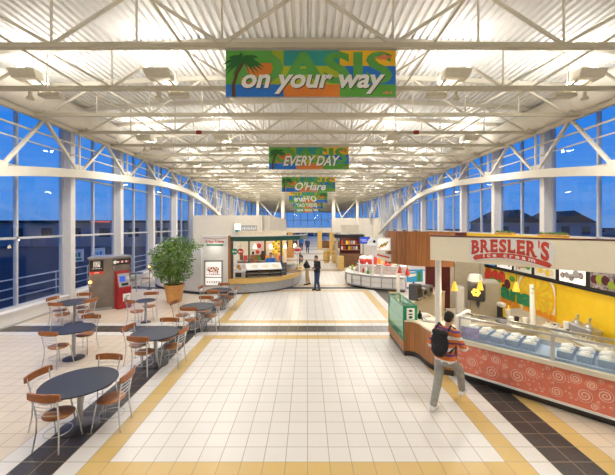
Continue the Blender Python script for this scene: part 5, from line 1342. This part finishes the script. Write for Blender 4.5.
    for A in lg: pz += grow(A[:2], .013*sc); w = A[2]; pz.append(('c', w[1], w[1]+(w[2]-w[1])*.93, w[3]+.014*sc, w[4]+.022*sc))
    remeshed('trousers', pz, vox, [legs], t, loc, 4)
    for s in 'LR':
        f = S['ft'+s].normalized(); an = S['an'+s]; dn = V(0, 0, -.052)*sc
        remeshed('shoe', [('c', an+dn-f*.045*sc, an+dn+f*.14*sc, .044*sc, .036*sc), ('c', an+dn*1.25-f*.05*sc, an+dn*1.35+f*.15*sc, .036*sc, .03*sc), ('c', an+dn*.8, an+V(0, 0, .01)*sc, .045*sc, .044*sc)], vox*.8, [shoes], t, loc, 2)
    remeshed('hair', [('b', hp(0, -.022, .055), (.083*sc, .092*sc, .080*sc), HR), ('b', hp(0, -.05, .0), (.076*sc, .06*sc, .075*sc), HR)], vox*.8, [hairm], t, loc, 2)
    for sgn in (-1, 1):
        mb = MB().ball(hp(sgn*.031, .083, .006), .0105*sc, 8, 6); o = link_mesh('eye', mb, 'black', None, (0, 0, 0), 1); o.parent = t; WL[o.name] = loc
    if vest: vest(t, S)
    return t
person('man standing in the aisle in a black top and blue jeans, seen from the side', (.48, 16.35, 0), radians(120), dict(hd=V(0, .06, 1.625), look=V(0, 1, -.45), elL=V(-.22, -.03, 1.14), wrL=V(-.12, .18, 1.12), elR=V(.22, -.03, 1.14), wrR=V(.12, .18, 1.12), anL=V(-.11, -.06, .09), anR=V(.10, .06, .09)), top='blackcloth', legs='jeans', vox=.014)
def vest_fn(t, S):
    remeshed('vest', [('c', S['pel']+V(-.05, 0, .04), S['pel']+V(.05, 0, .04), .15, .15), ('c', S['pel'], S['ch'], .158, .162), ('c', S['ch']+V(-.07, 0, 0), S['ch']+V(.07, 0, 0), .142, .142), ('c', S['ch'], S['nk']-V(0, 0, .07), .14, .10), ('c', S['shL']*.8+S['shR']*.2, S['shR']*.8+S['shL']*.2, .088, .088)], .014, ['blackcloth'], t, None, 4)
person('man in a black vest and khaki trousers leaning over the doughnut counter', (-.02, 17.9, 0), radians(100), dict(pel=V(0, -.02, .93), ch=V(0, .12, 1.22), nk=V(0, .24, 1.38), hd=V(0, .33, 1.51), look=V(0, 1, -.7), shL=V(-.18, .19, 1.33), shR=V(.18, .19, 1.33), elL=V(-.24, .32, 1.10), wrL=V(-.18, .52, .97), elR=V(.24, .32, 1.10), wrR=V(.18, .52, .97), anL=V(-.11, .04, .09), anR=V(.11, -.14, .09), knL=V(-.1, .05, .49), knR=V(.1, -.05, .49)), top='parchment', legs='khaki', vox=.014, vest=vest_fn)
person('worker in a blue shirt behind the long doughnut display case', (-1.95, 17.3, 0), radians(170), dict(elL=V(-.23, .06, 1.14), wrL=V(-.15, .28, 1.1), elR=V(.23, .06, 1.14), wrR=V(.15, .28, 1.1)), top='bn_blue', legs='blackcloth', vox=.016, scale=1.03)
person('worker in dark clothes bending at the back of the doughnut stall', (-3.35, 20.4, 0), radians(30), dict(ch=V(0, .08, 1.25), hd=V(0, .17, 1.56), nk=V(0, .12, 1.42), look=V(0, 1, -.5)), top='pad', legs='blackcloth', vox=.018, scale=.95)
walk = dict(knL=V(-.1, .14, .5), anL=V(-.1, .24, .10), knR=V(.1, -.04, .5), anR=V(.1, -.30, .14), wrL=V(-.24, -.12, .92), elL=V(-.23, -.08, 1.15), wrR=V(.24, .2, .96))
person('distant person in dark blue walking down the middle of the aisle', (0.0, 37.5, 0), radians(180), walk, top='navy', legs='jeans', vox=.02, fingers=False)
person('distant person in blue walking left of the farthest walker', (-.75, 42, 0), radians(175), walk, top='bn_blue', legs='navy', vox=.022, fingers=False)
person('distant person in brown standing near the wooden barrels', (2.5, 29.6, 0), radians(140), {}, top='khaki', legs='pad', vox=.02, fingers=False)
def pack_fn(t, S):
    o = remeshed('backpack', [('b', V(-.02, -.17, 1.19), (.16, .10, .25)), ('b', V(-.02, -.22, 1.09), (.13, .08, .13)), ('c', V(-.1, -.17, 1.38), V(.08, -.17, 1.38), .06, .06)], .012, ['blackcloth'], t, None, 4, 'dark backpack')
    for sx in (-1, 1):
        mb = MB().tube([(sx*.11, -.12, 1.43), (sx*.115, -.02, 1.50), (sx*.12, .11, 1.42), (sx*.125, .155, 1.28), (sx*.14, .08, 1.12), (sx*.13, -.1, 1.04)], .017, 8); s_ = link_mesh('strap', mb, 'blackcloth', None, (0, 0, 0), 1); s_.parent = o
person('person with a dark backpack and striped orange top striding past the ice cream counter', (2.48, 5.86, 0), radians(-50), dict(
    pel=V(0, .0, .90), ch=V(0, .05, 1.22), nk=V(0, .09, 1.41), hd=V(0, .14, 1.57), shL=V(-.18, .10, 1.36), shR=V(.18, .02, 1.36),
    elL=V(-.25, -.08, 1.12), wrL=V(-.23, .02, .92), elR=V(.26, .14, 1.10), wrR=V(.22, .36, 1.02),
    hpL=V(-.09, 0, .87), hpR=V(.09, 0, .87), knR=V(.10, .34, .60), anR=V(.10, .42, .22), knL=V(-.09, -.10, .47), anL=V(-.08, -.28, .10), ftL=V(.0, 1, 0), ftR=V(0, 1, .12)),
    top='stripes', legs='greycloth', shoes='shoe', vox=.010, vest=pack_fn)

# ================================================================== OUTSIDE
struct('ground', MB().b2(-250, 250, -40, 300, -.75, -.35), 'asphalt')
def building(lab, x0, x1, y0, y1, h, gable=None, strip=False, nwin=8):
    t = thing('building', lab, 'building', ((x0+x1)/2, y0, -.35))
    part(t, 'walls', MB().b2(x0, x1, y0, y1, -.35, h), 'bldg')
    if gable:
        mb = MB()
        for c, w, hh in gable:
            mb.add([(c-w, y0-.4, h-.2), (c+w, y0-.4, h-.2), (c, y0-.4, h+hh), (c-w, y1, h-.2), (c+w, y1, h-.2), (c, y1, h+hh)], [(0, 1, 2), (5, 4, 3), (0, 2, 5, 3), (2, 1, 4, 5), (1, 0, 3, 4)])
        part(t, 'roof', mb, 'broof')
    else: part(t, 'roof', MB().b2(x0-.5, x1+.5, y0-.6, y1+.3, h, h+.35), 'broof')
    for k in range(nwin):
        x = x0+(x1-x0)*(k+.5)/nwin
        part(t, 'window', MB().b2(x-.9, x+.9, y0-.06, y0, h*.35, h*.75), 'darkglass')
    if strip: part(t, 'light_strip', MB().b2(x0+(x1-x0)*.677, x0+(x1-x0)*.752, y0-.75, y0-.62, h+.02, h+.22), 'redglow')
    return t
building('long low grey building with a red light strip beyond the left windows', -66, -22, 55, 68, 3.7, None, True, 9)
building('dark gabled house beyond the right windows', 40, 62, 70, 80, 4.0, [(45, 5.5, 2.6), (57, 5, 2.4)], False, 5)
building('low dark shed far beyond the right windows', 66, 120, 120, 130, 1.8, None, False, 7)
t = thing('control_tower', 'small far tower on the horizon beyond the right windows', 'tower', (131, 160, -.35)); part(t, 'shaft', MB().lathe([(1.1, -.35), (.9, 3.5), (0, 3.5)], (131, 160, 0), 12), 'bldg'); part(t, 'cab', MB().lathe([(1.0, 3.5), (1.9, 4.6), (1.7, 5.4), (0, 5.6)], (131, 160, 0), 12), 'darkglass')
for sgn, side in ((-1, 'left'),):
    t = thing('guard_rail', 'pale metal guard rail just outside the left windows', 'railing', (sgn*10.8, 15, -.35))
    for z in (.95, 1.29, .62): part(t, 'rail', MB().tube([(sgn*10.8, 6, z), (sgn*10.8, 22, z)], .03, 8), 'chrome', 1)
    for k in range(9): part(t, 'post', MB().tube([(sgn*10.8, 6+2*k, -.35), (sgn*10.8, 6+2*k, 1.3)], .03, 8), 'chrome', 1)
for k, (x, y, z) in enumerate(((-13.9, 19.6, 1.05), (-12.8, 19.9, 1.1))):
    t = thing('outdoor_sign', 'pale sign board outside behind the bank kiosk, %s of two' % ('left', 'right')[k], 'sign', (x, y, -.35)); fo = frame((x-.35, y, z), (1, .1, .06))
    part(t, 'board', MB().rect(0, .75, 0, .75, fo, 0, .05), 'litwhite' if False else 'signwhite'); part(t, 'post', MB().b2(x-.04, x+.04, y+.02, y+.08, -.35, z), 'dmetal')
    part(t, 'board_print', MB().rect(.08, .67, .08, .2, fo, .05, .004).rect(.1, .2, .28, .55, fo, .05, .004).rect(.28, .38, .28, .5, fo, .05, .004).rect(.46, .6, .28, .55, fo, .05, .004), ('emerald', 'skyblue')[k])
